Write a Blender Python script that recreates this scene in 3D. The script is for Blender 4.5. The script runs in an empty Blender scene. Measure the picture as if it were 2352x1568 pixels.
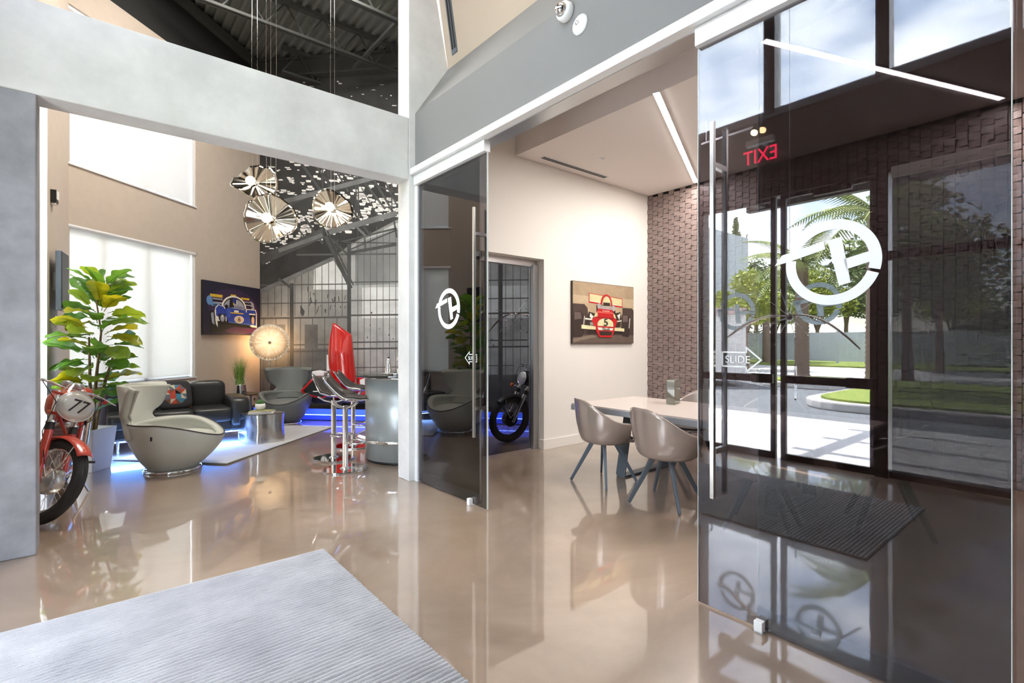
import bpy, math, random
from mathutils import Vector, Matrix
random.seed(7)
C = bpy.context.scene.collection
PI = math.pi
sc = bpy.context.scene

# ---------------------------------------------------------------- camera, sky, sun, large lights, exposure
cam_d = bpy.data.cameras.new('camera'); cam = bpy.data.objects.new('camera', cam_d); C.objects.link(cam)
cam_d.sensor_width = 36.0; cam_d.lens = 36.0 * 1150 / 2352
cam_d.clip_start = 0.05; cam_d.clip_end = 500
cam.location = (0, 0, 1.4); cam.rotation_euler = (PI/2, 0, 0)
sc.camera = cam
sc.view_settings.view_transform = 'Standard'
try: sc.view_settings.look = 'None'
except Exception: pass
sc.view_settings.exposure = 0.0
sc.view_settings.gamma = 1.0
sc.view_settings.use_curve_mapping = False

w = bpy.data.worlds.new('sky'); sc.world = w; w.use_nodes = True
nt = w.node_tree; nt.nodes.clear()
wo = nt.nodes.new('ShaderNodeOutputWorld'); bg = nt.nodes.new('ShaderNodeBackground')
sky = nt.nodes.new('ShaderNodeTexSky'); sky.sky_type = 'NISHITA'; sky.sun_disc = False
sky.sun_elevation = math.radians(66); sky.sun_rotation = math.radians(259)
tc = nt.nodes.new('ShaderNodeTexCoord'); mp = nt.nodes.new('ShaderNodeMapping'); mp.inputs['Scale'].default_value = (1.6, 1.6, 5.0)
nz = nt.nodes.new('ShaderNodeTexNoise'); nz.inputs['Scale'].default_value = 1.9; nz.inputs['Detail'].default_value = 7; nz.inputs['Roughness'].default_value = .55
cr = nt.nodes.new('ShaderNodeValToRGB'); cr.color_ramp.elements[0].position = .36; cr.color_ramp.elements[1].position = .56
mx = nt.nodes.new('ShaderNodeMixRGB')
SKY = 1.9
mul = nt.nodes.new('ShaderNodeMixRGB'); mul.blend_type = 'MULTIPLY'; mul.inputs[0].default_value = 1; mul.inputs[2].default_value = (SKY, SKY, SKY*1.02, 1)
mx.inputs[2].default_value = (20, 20.8, 22, 1)
nt.links.new(tc.outputs['Generated'], mp.inputs[0]); nt.links.new(mp.outputs[0], nz.inputs[0]); nt.links.new(nz.outputs['Fac'], cr.inputs[0])
nt.links.new(sky.outputs[0], mul.inputs[1]); nt.links.new(mul.outputs[0], mx.inputs[1]); nt.links.new(cr.outputs[0], mx.inputs[0])
nt.links.new(mx.outputs[0], bg.inputs[0]); nt.links.new(bg.outputs[0], wo.inputs[0])
bg.inputs[1].default_value = 1.0

sd = bpy.data.lights.new('sun', 'SUN'); sun = bpy.data.objects.new('sun', sd); C.objects.link(sun)
sd.energy = 75; sd.angle = math.radians(.6); sd.color = (1, .95, .88)
sun.rotation_euler = (math.radians(25), 0, math.radians(-129))

TH = math.radians(39.6)
CT, ST = math.cos(TH), math.sin(TH)
def GP(b, a, z=0): return Vector((CT*b - ST*a, ST*b + CT*a, z))
LO = Vector((-5.54, 11.0, 0)); LR = math.radians(-7.6)
KL = .89                                   # the lounge shell (L frame) sits this much nearer the eye
LS = Vector((LO.x*KL, LO.y*KL, 0))
def SP(x, y, z=0): return Vector((LS.x + math.cos(LR)*x - math.sin(LR)*y, LS.y + math.sin(LR)*x + math.cos(LR)*y, z))
def LP(x, y, z=0): return Vector((LO.x + math.cos(LR)*x - math.sin(LR)*y, LO.y + math.sin(LR)*x + math.cos(LR)*y, z))

def area(name, loc, rot, sx, sy, energy, col=(1, 1, 1)):
    d = bpy.data.lights.new(name, 'AREA'); d.shape = 'RECTANGLE'; d.size = sx; d.size_y = sy; d.energy = energy; d.color = col
    o = bpy.data.objects.new(name, d); C.objects.link(o); o.location = loc; o.rotation_euler = rot
    return o
area('lobby_fill_light', GP(.6, .8, 7.1), (0, 0, TH), 2.6, 5.0, 40, (1, .985, .97))  # added fill light behind the camera, no lamp of the lobby
area('lounge_fill_light', (-2.9, 6.3, 6.6), (0, 0, 0), 2.2, 1.5, 330, (1, .94, .86))  # added fill above the view to brighten the lounge, no real fitting

wd = bpy.data.lights.new('warm_wall_washer', 'SPOT'); wd.energy = 110; wd.color = (1, .66, .34); wd.spot_size = math.radians(70); wd.spot_blend = .8; wd.shadow_soft_size = .1
wl_ = bpy.data.objects.new('warm_wall_washer', wd); C.objects.link(wl_); wl_.location = GP(.9, 2.6, 6.9); wl_.rotation_euler = (GP(2.7, 3.0, 5.2)-GP(.9, 2.6, 6.9)).to_track_quat('-Z', 'Y').to_euler()

# ---------------------------------------------------------------- materials
def mat(name, col, rough=.5, metal=0.0, var=0.0, scale=6.0, bump=0.0, bscale=40.0, emit=None, estr=0.0, coat=0.0, alpha=None, spec=.5, col2=None, sheen=0, stretch=None, crough=.03):
    m = bpy.data.materials.new(name); m.use_nodes = True
    n = m.node_tree.nodes; l = m.node_tree.links; p = n['Principled BSDF']
    c = (*col, 1) if len(col) == 3 else col
    p.inputs['Base Color'].default_value = c
    p.inputs['Roughness'].default_value = rough; p.inputs['Metallic'].default_value = metal
    p.inputs['Specular IOR Level'].default_value = spec
    if coat: p.inputs['Coat Weight'].default_value = coat; p.inputs['Coat Roughness'].default_value = crough
    if sheen: p.inputs['Sheen Weight'].default_value = sheen
    if emit: p.inputs['Emission Color'].default_value = (*emit, 1); p.inputs['Emission Strength'].default_value = estr
    if alpha is not None: p.inputs['Alpha'].default_value = alpha
    co = n.new('ShaderNodeTexCoord'); mpn = n.new('ShaderNodeMapping'); l.new(co.outputs['Object'], mpn.inputs[0])
    if stretch: mpn.inputs['Scale'].default_value = stretch
    if var or col2:
        t = n.new('ShaderNodeTexNoise'); t.inputs['Scale'].default_value = scale; t.inputs['Detail'].default_value = 6; t.inputs['Roughness'].default_value = .6
        r = n.new('ShaderNodeValToRGB'); r.color_ramp.elements[0].position = .3; r.color_ramp.elements[1].position = .7
        b2 = col2 if col2 else tuple(min(1, x*(1+var)) for x in col)
        b1 = col if col2 else tuple(x*(1-var) for x in col)
        r.color_ramp.elements[0].color = (*b1, 1); r.color_ramp.elements[1].color = (*b2, 1)
        l.new(mpn.outputs[0], t.inputs[0]); l.new(t.outputs['Fac'], r.inputs[0]); l.new(r.outputs[0], p.inputs['Base Color'])
    if bump:
        t2 = n.new('ShaderNodeTexNoise'); t2.inputs['Scale'].default_value = bscale; t2.inputs['Detail'].default_value = 4
        bp = n.new('ShaderNodeBump'); bp.inputs['Strength'].default_value = bump; bp.inputs['Distance'].default_value = .01
        l.new(mpn.outputs[0], t2.inputs[0]); l.new(t2.outputs['Fac'], bp.inputs['Height']); l.new(bp.outputs[0], p.inputs['Normal'])
    return m

def glass(name, tint, ior=1.5, rough=0.0):
    """thin sheet glass: each face lets the tint through and mirrors by Fresnel"""
    m = bpy.data.materials.new(name); m.use_nodes = True
    n = m.node_tree.nodes; l = m.node_tree.links; n.clear()
    o = n.new('ShaderNodeOutputMaterial'); mixs = n.new('ShaderNodeMixShader'); tr = n.new('ShaderNodeBsdfTransparent')
    gl = n.new('ShaderNodeBsdfGlossy'); gl.inputs['Roughness'].default_value = rough; gl.inputs['Color'].default_value = (1, 1, 1, 1)
    geo = n.new('ShaderNodeNewGeometry'); dot = n.new('ShaderNodeVectorMath'); dot.operation = 'DOT_PRODUCT'
    ab = n.new('ShaderNodeMath'); ab.operation = 'ABSOLUTE'; one = n.new('ShaderNodeMath'); one.operation = 'SUBTRACT'; one.inputs[0].default_value = 1
    pw = n.new('ShaderNodeMath'); pw.operation = 'POWER'; pw.inputs[1].default_value = 5
    r0 = ((ior-1)/(ior+1))**2
    ma = n.new('ShaderNodeMath'); ma.operation = 'MULTIPLY_ADD'; ma.inputs[1].default_value = 1-r0; ma.inputs[2].default_value = r0
    l.new(geo.outputs['Normal'], dot.inputs[0]); l.new(geo.outputs['Incoming'], dot.inputs[1]); l.new(dot.outputs['Value'], ab.inputs[0])
    l.new(ab.outputs[0], one.inputs[1]); l.new(one.outputs[0], pw.inputs[0]); l.new(pw.outputs[0], ma.inputs[0])
    tr.inputs[0].default_value = (*tint, 1)
    l.new(ma.outputs[0], mixs.inputs[0]); l.new(tr.outputs[0], mixs.inputs[1]); l.new(gl.outputs[0], mixs.inputs[2]); l.new(mixs.outputs[0], o.inputs[0])
    return m

def sheer(name, col, trans, transp, transl_col=None):
    """woven screen: part open weave, part translucent thread"""
    m = bpy.data.materials.new(name); m.use_nodes = True
    n = m.node_tree.nodes; l = m.node_tree.links; n.clear()
    o = n.new('ShaderNodeOutputMaterial'); m1 = n.new('ShaderNodeMixShader'); m2 = n.new('ShaderNodeMixShader')
    tp = n.new('ShaderNodeBsdfTransparent'); tl = n.new('ShaderNodeBsdfTranslucent'); df = n.new('ShaderNodeBsdfDiffuse')
    tl.inputs[0].default_value = (*(transl_col or col), 1); df.inputs[0].default_value = (*col, 1)
    co = n.new('ShaderNodeTexCoord'); wv = n.new('ShaderNodeTexNoise'); wv.inputs['Scale'].default_value = 30
    mp_ = n.new('ShaderNodeMapping'); mp_.inputs['Scale'].default_value = (1, 1, 14); l.new(co.outputs['Object'], mp_.inputs[0]); l.new(mp_.outputs[0], wv.inputs[0])
    ml = n.new('ShaderNodeMath'); ml.operation = 'MULTIPLY_ADD'; ml.inputs[1].default_value = .16; ml.inputs[2].default_value = transp-.08
    l.new(wv.outputs['Fac'], ml.inputs[0]); l.new(ml.outputs[0], m2.inputs[0])
    m1.inputs[0].default_value = trans
    l.new(df.outputs[0], m1.inputs[1]); l.new(tl.outputs[0], m1.inputs[2]); l.new(m1.outputs[0], m2.inputs[1]); l.new(tp.outputs[0], m2.inputs[2]); l.new(m2.outputs[0], o.inputs[0])
    return m

M = {}
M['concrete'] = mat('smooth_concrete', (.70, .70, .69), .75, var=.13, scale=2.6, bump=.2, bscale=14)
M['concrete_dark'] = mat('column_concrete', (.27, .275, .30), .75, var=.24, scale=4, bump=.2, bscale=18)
M['plaster'] = mat('white_plaster', (.80, .79, .76), .8, bump=.03, bscale=60)
M['cream'] = mat('cream_paint', (.86, .82, .76), .8, bump=.02, bscale=80)
M['tan'] = mat('tan_paint', (.50, .43, .36), .8, var=.04, bump=.02, bscale=60)
M['bulk_tan'] = mat('warm_tan_bulkhead', (.42, .35, .28), .8)
M['grey'] = mat('mid_grey_paint', (.19, .187, .187), .8, bump=.02, bscale=60)
M['beige_c'] = mat('ceiling_beige', (.82, .76, .72), .8)
M['black_paint'] = mat('black_paint', (.012, .013, .013), .85)
M['deck'] = mat('dark_roof_deck', (.15, .16, .15), .6, var=.1)
M['deck_steel'] = mat('dark_joist_steel', (.055, .06, .057), .55, var=.1)
M['white_al'] = mat('white_aluminium', (.82, .83, .84), .35, .1)
M['alu'] = mat('brushed_aluminium', (.62, .63, .64), .28, 1.0)
M['chrome'] = mat('chrome', (.86, .87, .88), .06, 1.0)
M['steel'] = mat('brushed_steel', (.66, .64, .60), .22, 1.0)
M['darkframe'] = mat('dark_bronze_frame', (.018, .016, .015), .4, .3)
M['black'] = mat('black_plastic', (.012, .012, .013), .45)
M['rubber'] = mat('tyre_rubber', (.03, .03, .032), .8, bump=.2, bscale=60)
M['white'] = mat('white_gloss', (.85, .85, .85), .3)
M['red'] = mat('red_gloss_paint', (.55, .008, .006), .22, coat=1)
M['redf'] = mat('red_frame_paint', (.52, .05, .03), .3, coat=.6)
M['blue_em'] = mat('blue_led', (.02, .05, .8), .4, emit=(.08, .2, 1), estr=3)
M['blue_line'] = mat('blue_led_line', (.1, .2, 1), .4, emit=(.2, .35, 1), estr=7)
M['tube'] = mat('white_led_tube', (1, 1, 1), .4, emit=(1, .97, .93), estr=30)
M['leather_b'] = mat('black_leather', (.022, .024, .024), .32, bump=.12, bscale=90, spec=.6)
M['leather_w'] = mat('pale_grey_leather', (.56, .58, .53), .5, bump=.05, bscale=120)
M['leather_g'] = mat('slate_grey_leather', (.16, .175, .168), .45, bump=.05, bscale=120)
M['seat_dark'] = mat('dark_seat_leather', (.05, .043, .04), .45, bump=.06, bscale=90)
M['taupe'] = mat('taupe_lacquer', (.36, .285, .245), .2, .25, coat=.7)
M['leg_grey'] = mat('blue_grey_metal', (.15, .18, .215), .38, .5)
M['table_top'] = mat('pale_taupe_lacquer', (.60, .52, .47), .3, coat=.3)
M['table_edge'] = mat('grey_metal_edge', (.36, .385, .41), .4, .3)
M['clear'] = glass('clear_glass', (.96, .975, .97))
M['tint'] = glass('smoked_glass', (.445, .435, .455), 1.85)
M['tint_l'] = glass('dark_smoked_glass', (.24, .235, .24), 1.9)
M['tint_r'] = glass('light_smoked_glass', (.58, .555, .56), 1.6)
M['doorglass'] = glass('door_glass', (.93, .94, .95), 1.45)
M['smoke'] = glass('dark_door_glass', (.58, .59, .62), 1.2)
M['decal'] = mat('white_decal', (.88, .89, .89), .6)

M['amber'] = mat('amber_lens', (.75, .16, .01), .25)

def floor_mat():
    m = mat('polished_concrete', (.3, .25, .2), .3, coat=1.0, crough=.035, spec=.7)
    n = m.node_tree.nodes; l = m.node_tree.links; p = n['Principled BSDF']; p.inputs['Coat IOR'].default_value = 2.15
    co = n.new('ShaderNodeTexCoord'); t = n.new('ShaderNodeTexNoise'); t.inputs['Scale'].default_value = .8; t.inputs['Detail'].default_value = 9; t.inputs['Roughness'].default_value = .62; t.inputs['Distortion'].default_value = .8
    r = n.new('ShaderNodeValToRGB'); e = r.color_ramp.elements; e[0].position = .3; e[1].position = .72
    e[0].color = (.22, .155, .11, 1); e[1].color = (.44, .325, .24, 1)
    l.new(co.outputs['Object'], t.inputs[0]); l.new(t.outputs['Fac'], r.inputs[0]); l.new(r.outputs[0], p.inputs['Base Color'])
    t2 = n.new('ShaderNodeTexNoise'); t2.inputs['Scale'].default_value = 7; t2.inputs['Detail'].default_value = 3
    bp = n.new('ShaderNodeBump'); bp.inputs['Strength'].default_value = .06; bp.inputs['Distance'].default_value = .004
    l.new(co.outputs['Object'], t2.inputs[0]); l.new(t2.outputs['Fac'], bp.inputs['Height'])
    l.new(bp.outputs[0], p.inputs['Normal']); l.new(bp.outputs[0], p.inputs['Coat Normal'])
    return m
M['floor'] = floor_mat()

# ---------------------------------------------------------------- mesh builder
class MB:
    def __init__(s, T=None): s.v = []; s.f = []; s.mi = []; s.sm = []; s.T = T
    def add(s, vs, fs, mi=0, sm=False):
        k = len(s.v)
        s.v += [tuple(s.T @ Vector(v)) if s.T else tuple(v) for v in vs]
        for f in fs: s.f.append(tuple(i+k for i in f)); s.mi.append(mi); s.sm.append(sm)
        return s
    def box(s, x0, x1, y0, y1, z0, z1, mi=0):
        vs = [(x, y, z) for z in (z0, z1) for y in (y0, y1) for x in (x0, x1)]
        return s.add(vs, [(0, 2, 3, 1), (4, 5, 7, 6), (0, 1, 5, 4), (2, 6, 7, 3), (0, 4, 6, 2), (1, 3, 7, 5)], mi)
    def cyl(s, p, q, r0, r1=None, n=12, mi=0, cap=True):
        r1 = r0 if r1 is None else r1
        p = Vector(p); q = Vector(q); d = (q-p).normalized()
        x = d.orthogonal().normalized(); y = d.cross(x)
        vs = []
        for c, r in ((p, r0), (q, r1)):
            for i in range(n):
                t = 2*PI*i/n; vs.append(c + x*math.cos(t)*r + y*math.sin(t)*r)
        fs = [(i, (i+1) % n, n+(i+1) % n, n+i) for i in range(n)]
        s.add(vs, fs, mi, True)
        if cap: s.add(vs, [tuple(range(n-1, -1, -1)), tuple(range(n, 2*n))], mi)
        return s
    def bar(s, p, q, w, h, mi=0, up=(0, 0, 1)):
        p = Vector(p); q = Vector(q); d = (q-p).normalized(); u = Vector(up)
        x = d.cross(u)
        if x.length < 1e-4: x = d.cross(Vector((0, 1, 0)))
        x.normalize(); y = x.cross(d)
        vs = []
        for c in (p, q):
            for a, b in ((-1, -1), (1, -1), (1, 1), (-1, 1)): vs.append(c + x*a*w/2 + y*b*h/2)
        return s.add(vs, [(3, 2, 1, 0), (4, 5, 6, 7), (0, 1, 5, 4), (1, 2, 6, 5), (2, 3, 7, 6), (3, 0, 4, 7)], mi)
    def tube(s, pts, r, n=8, mi=0, closed=False):
        pts = [Vector(p) for p in pts]; N = len(pts); vs = []; prev = None
        for i, p in enumerate(pts):
            if closed: d = pts[(i+1) % N]-pts[i-1]
            else: d = pts[min(i+1, N-1)]-pts[max(i-1, 0)]
            d.normalize()
            x = (d.orthogonal() if prev is None else prev - d*prev.dot(d)).normalized(); prev = x; y = d.cross(x)
            rr = r[i] if isinstance(r, (list, tuple)) else r
            for k in range(n): t = 2*PI*k/n; vs.append(p + x*math.cos(t)*rr + y*math.sin(t)*rr)
        fs = []
        for i in range(N if closed else N-1):
            j = (i+1) % N
            for k in range(n): fs.append((i*n+k, i*n+(k+1) % n, j*n+(k+1) % n, j*n+k))
        s.add(vs, fs, mi, True)
        if not closed: s.add(vs, [tuple(range(n-1, -1, -1)), tuple(range((N-1)*n, N*n))], mi)
        return s
    def lathe(s, prof, c=(0, 0, 0), n=24, mi=0, axis=None, sm=True):
        """prof: (r,z) list round the z axis through c, or round axis"""
        R = Matrix.Identity(3) if axis is None else Vector((0, 0, 1)).rotation_difference(Vector(axis)).to_matrix()
        c = Vector(c); vs = []
        for r, z in prof:
            for i in range(n): t = 2*PI*i/n; vs.append(c + R @ Vector((r*math.cos(t), r*math.sin(t), z)))
        fs = [(j*n+i, j*n+(i+1) % n, (j+1)*n+(i+1) % n, (j+1)*n+i) for j in range(len(prof)-1) for i in range(n)]
        return s.add(vs, fs, mi, sm)
    def prism(s, poly, z0, z1, f=None, mi=0):
        """polygon in a plane, extruded; f(u,v,t) -> point (t is z0 or z1)"""
        f = f or (lambda u, v, t: (u, v, t)); n = len(poly)
        vs = [f(u, v, z0) for u, v in poly] + [f(u, v, z1) for u, v in poly]
        fs = [tuple(range(n-1, -1, -1)), tuple(range(n, 2*n))] + [(i, (i+1) % n, n+(i+1) % n, n+i) for i in range(n)]
        return s.add(vs, fs, mi)
    def grid(s, fn, nu, nv, mi=0, sm=True, cu=False):
        vs = [fn(i/nu if not cu else i/nu, j/nv) for j in range(nv+1) for i in range(nu+(0 if cu else 1))]
        W = nu if cu else nu+1
        fs = [(j*W+i, j*W+(i+1) % W, (j+1)*W+(i+1) % W, (j+1)*W+i) for j in range(nv) for i in range(nu)]
        return s.add(vs, fs, mi, sm)
    def ell(s, c, r, n=16, m=10, mi=0, e=1.0):
        c = Vector(c); vs = []
        sg = lambda x: math.copysign(abs(x)**e, x)
        for j in range(m+1):
            ph = -PI/2+PI*j/m
            for i in range(n):
                t = 2*PI*i/n
                vs.append(c+Vector((r[0]*sg(math.cos(ph))*sg(math.cos(t)), r[1]*sg(math.cos(ph))*sg(math.sin(t)), r[2]*sg(math.sin(ph)))))
        fs = [(j*n+i, j*n+(i+1) % n, (j+1)*n+(i+1) % n, (j+1)*n+i) for j in range(m) for i in range(n)]
        return s.add(vs, fs, mi, True)
    def build(s, name, mats, parent=None, bevel=0, solid=0, sub=0, offset=-1, **kw):
        me = bpy.data.meshes.new(name); me.from_pydata(s.v, [], s.f)
        for m_ in (mats if isinstance(mats, (list, tuple)) else [mats]): me.materials.append(M[m_] if isinstance(m_, str) else m_)
        me.polygons.foreach_set('material_index', s.mi); me.polygons.foreach_set('use_smooth', s.sm)
        me.update(); 
        o = bpy.data.objects.new(name, me); C.objects.link(o)
        if parent: o.parent = parent
        if sub: md = o.modifiers.new('sub', 'SUBSURF'); md.levels = sub; md.render_levels = sub
        if solid: md = o.modifiers.new('solid', 'SOLIDIFY'); md.thickness = solid; md.offset = offset
        if bevel: md = o.modifiers.new('bev', 'BEVEL'); md.width = bevel; md.segments = 2; md.limit_method = 'ANGLE'
        return o

def empty(name, loc=(0, 0, 0), rot=(0, 0, 0)):
    o = bpy.data.objects.new(name, None); C.objects.link(o); o.location = loc
    o.rotation_euler = rot if isinstance(rot, (tuple, list)) else (0, 0, rot)
    o.empty_display_size = .1
    return o
def tag(o, label=None, cat=None, group=None, kind=None):
    if label: o['label'] = label
    if cat: o['category'] = cat
    if group: o['group'] = group
    if kind: o['kind'] = kind
    return o
def thing(name, label, cat, loc=(0, 0, 0), rot=0, group=None):
    return tag(empty(name, loc, rot), label, cat, group)
def frame(o, fr):
    if fr == 'G': o.rotation_euler = (0, 0, TH)
    if fr == 'L': o.location = (LS.x, LS.y, 1.4*(1-KL)); o.rotation_euler = (0, 0, LR); o.scale = (KL,)*3
    if fr == 'S': o.location = LS; o.rotation_euler = (0, 0, LR)
    return o
def struct(name, mb, m, fr='G', label=None, cat=None, **kw):
    o = frame(mb.build(name, m, **kw), fr); return tag(o, label or name.replace('_', ' '), cat or name.split('_')[0], kind='structure')
def sroot(name, label, cat, fr='G'):
    return tag(frame(empty(name), fr), label, cat, kind='structure')
def dup(r, loc=None, rot=None, label=None, group=None):
    def cp(o, par):
        c = o.copy(); C.objects.link(c)
        if par is not None: c.parent = par
        for ch in o.children: cp(ch, c)
        return c
    n = cp(r, None)
    if loc is not None: n.location = loc
    if rot is not None: n.rotation_euler = rot if isinstance(rot, (tuple, list)) else (0, 0, rot)
    if label: n['label'] = label
    if group: n['group'] = group
    return n
def text(name, body, size, m, parent, Mx, ext=.001, align='CENTER', shear=0, sx=1):
    cu = bpy.data.curves.new(name, 'FONT'); cu.body = body; cu.size = size; cu.extrude = ext; cu.align_x = align; cu.align_y = 'CENTER'; cu.shear = shear; cu.offset = .0
    cu.materials.append(M[m] if isinstance(m, str) else m)
    tmp = bpy.data.objects.new(name, cu); me = bpy.data.meshes.new_from_object(tmp); bpy.data.objects.remove(tmp)
    o = bpy.data.objects.new(name, me); C.objects.link(o); o.parent = parent; o.matrix_local = Mx @ Matrix.Diagonal((sx, 1, 1, 1))
    return o
def basis(X, Y, Z, loc):
    m_ = Matrix.Identity(4)
    for i, v in enumerate((X, Y, Z)): m_.col[i] = (*v, 0)
    m_.col[3] = (*loc, 1)
    return m_
# ray from the eye through a photograph pixel, met with a plane of the G frame (b = const)
def pix_b(px, py, b):
    dx = (px-1176)/1150; t = b/(dx*CT+ST)
    return t*(CT-dx*ST), 1.4+(784-py)/1150*t        # (a, z)

MIRB = 2*2.48
def mirb(b): return MIRB-b
def mirP(P): b = CT*P[0]+ST*P[1]; a = -ST*P[0]+CT*P[1]; return GP(MIRB-b, a, P[2])

# ================================================================ THE SETTING (G frame: x = b, y = a)
struct('floor', MB().prism([(-1.40, -5), (6.7, -5), (6.7, 4.9), (7.3, 4.9), (7.3, 12.5), (1.2, 12.5), (-.6, 9.4), (-1.0, 6.0), (-1.1, 4.7), (-1.40, 4.7)], -.12, 0), 'floor', label='polished brown concrete floor')
# concrete portal: beam, left column, slim right pillar
AF, AB = 4.52, 4.75
pw = sroot('wall_portal', 'raw concrete portal wall with a wide opening to the lounge', 'wall')
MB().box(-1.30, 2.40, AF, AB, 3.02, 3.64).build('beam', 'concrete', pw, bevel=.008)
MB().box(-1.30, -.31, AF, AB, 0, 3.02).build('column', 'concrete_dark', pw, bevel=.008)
fa = lambda u, v, t: (u, t, v)
MB().prism([(2.40, 0), (2.48, 0), (2.48, 3.70), (2.86, 4.28), (2.42, 6.4), (2.40, 7.5)], AB, AF, fa).build('pillar', 'concrete', pw, bevel=.004)
struct('wall_portal_upper', MB().box(-1.30, -.33, 4.56, 4.74, 3.64, 7.39), 'tan', label='tan wall above the left end of the concrete beam')
# lounge left wall, with a tall frosted sidelight (its own frame W: x along the wall towards the camera)
def wframe(o): o.location = (-5.39, 6.07, 0); o.rotation_euler = (0, 0, math.atan2(-.851, .525)); return o
wl = wframe(tag(empty('wall_left'), 'narrow tan wall running back from the concrete column', 'wall', kind='structure'))
m = MB(); m.box(-.12, .96, -.18, 0, 0, 7.5); m.box(1.26, 3.4, -.18, 0, 0, 7.5); m.box(.96, 1.26, -.18, 0, 3.9, 7.5); m.box(.96, 1.26, -.18, 0, 0, .05)
m.build('wall_panel', 'tan', wl)
sw = wframe(tag(empty('window_1'), 'tall narrow frosted sidelight beside the concrete column', 'window', kind='structure'))
M['frostglass'] = sheer('frosted_glass', (.85, .86, .87), .75, .3)
MB().box(.99, 1.23, -.10, -.09, .08, 3.87).build('pane', 'frostglass', sw)
MB().box(.96, .99, -.14, .01, .05, 3.9).box(1.23, 1.26, -.14, .01, .05, 3.9).box(.99, 1.23, -.14, .01, 3.87, 3.9).box(.99, 1.23, -.14, .01, .05, .08).build('window_frame', 'white_al', sw)
# lounge window wall (L frame): x = 0 plane, y from -4.3 to 0
fx = lambda u, v, t: (t, u, v)
ww = sroot('wall_window_side', 'tan wall of the lounge holding the tall windows', 'wall', 'L')
m = MB(); Y0, Y1, Y2 = -4.22, -1.85, .2
m.box(-.22, 0, Y1, Y2, -.18, 6.5); m.box(-.22, 0, Y0-.1, Y1, -.18, .76); m.box(-.22, 0, Y0-.1, Y1, 3.02, 3.86); m.box(-.22, 0, Y0-.1, Y1, 6.05, 6.5)
m.build('wall_panel', 'tan', ww)
MB().box(-.22, 0, Y0-.1, Y2, 6.5, 8.35).build('upper_band', 'black_paint', ww)
for nm, lab, z0, z1 in (('window_2', 'large lower lounge window with a pale roller screen', .76, 3.02), ('window_3', 'upper clerestory window of the lounge', 3.86, 6.05)):
    wn = sroot(nm, lab, 'window', 'L')
    m = MB(); m.box(-.2, -.1, Y0, Y0+.04, z0, z1); m.box(-.2, -.02, Y1-.06, Y1, z0, z1); m.box(-.2, -.1, Y0, Y1, z0, z0+.05); m.box(-.2, -.1, Y0, Y1, z1-.05, z1)
    m.build('window_frame', 'white_al', wn)
    for y in (-3.58, -2.80):
        MB().box(-.22, -.1, y-.045, y+.045, z0, z1).build('mullion', 'white_al', wn)
    ys = [Y0+.04, -3.625, -3.535, -2.845, -2.755, Y1-.06]
    for k in range(3): MB().box(-.16, -.15, ys[2*k], ys[2*k+1], z0+.05, z1-.05).build('pane', 'clear', wn)
    MB().box(-.1, .02, Y0, Y1, z0-.02, z0).build('window_sill', 'white_al', wn)
M['shade_w'] = sheer('white_screen_fabric', (.84, .85, .83), .19, .06)
rs = tag(frame(empty('roller_shade'), 'L'), 'pale roller shade lowered over the lower lounge window', 'shade')
MB().box(-.055, -.052, Y0+.02, Y1-.07, .8, 2.98).build('fabric', 'shade_w', rs)
MB().cyl((-.03, Y0+.02, 3.0), (-.03, Y1-.01, 3.0), .035, n=16).build('roller_tube', 'white_al', rs)
MB().cyl((-.03, Y1-.01, 3.0), (-.03, Y1+.01, 3.0), .045, n=16).build('end_cap', 'alu', rs)
rs2 = tag(frame(empty('roller_shade'), 'L'), 'pale roller shade drawn over the upper lounge window', 'shade')
M['shade_u'] = sheer('white_screen_fabric_dense', (.84, .87, .90), .045, .03)
MB().box(-.055, -.052, Y0+.02, Y1-.07, 3.9, 6.0).build('fabric', 'shade_u', rs2)
MB().cyl((-.03, Y0+.02, 6.0), (-.03, Y1-.01, 6.0), .035, n=12).build('roller_tube', 'white_al', rs2)
# mural wall
struct('wall_mural', MB().box(-.2, 8.2, .02, .2, -.174, 8.35), 'tan', 'L', label='far lounge wall behind the hangar mural')
struct('wall_lounge_right', MB().box(7.2, 7.3, 4.93, 10.5, 0, 7.5), 'tan', label='right end wall of the lounge')
# cream wall with the recessed rear door
cw = sroot('wall_cream', 'cream wall of the meeting area with a recessed rear door', 'wall')
m = MB(); m.box(2.49, 3.2, 4.727, 4.93, 0, 3.95); m.box(4.447, 7.25, 4.727, 4.93, 0, 3.95); m.box(3.2, 4.447, 4.727, 4.93, 2.46, 3.95)
m.build('wall_panel', 'cream', cw)
struct('wall_lounge_upper', MB().box(2.49, 7.25, 4.76, 4.93, 3.95, 7.5), 'tan', label='upper wall over the meeting area')
struct('baseboard_cream', MB().box(4.447, 6.66, 4.712, 4.727, 0, .13).box(4.43, 4.447, 4.712, 4.80, 0, .13), 'cream', label='cream baseboard', bevel=.003)
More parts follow.
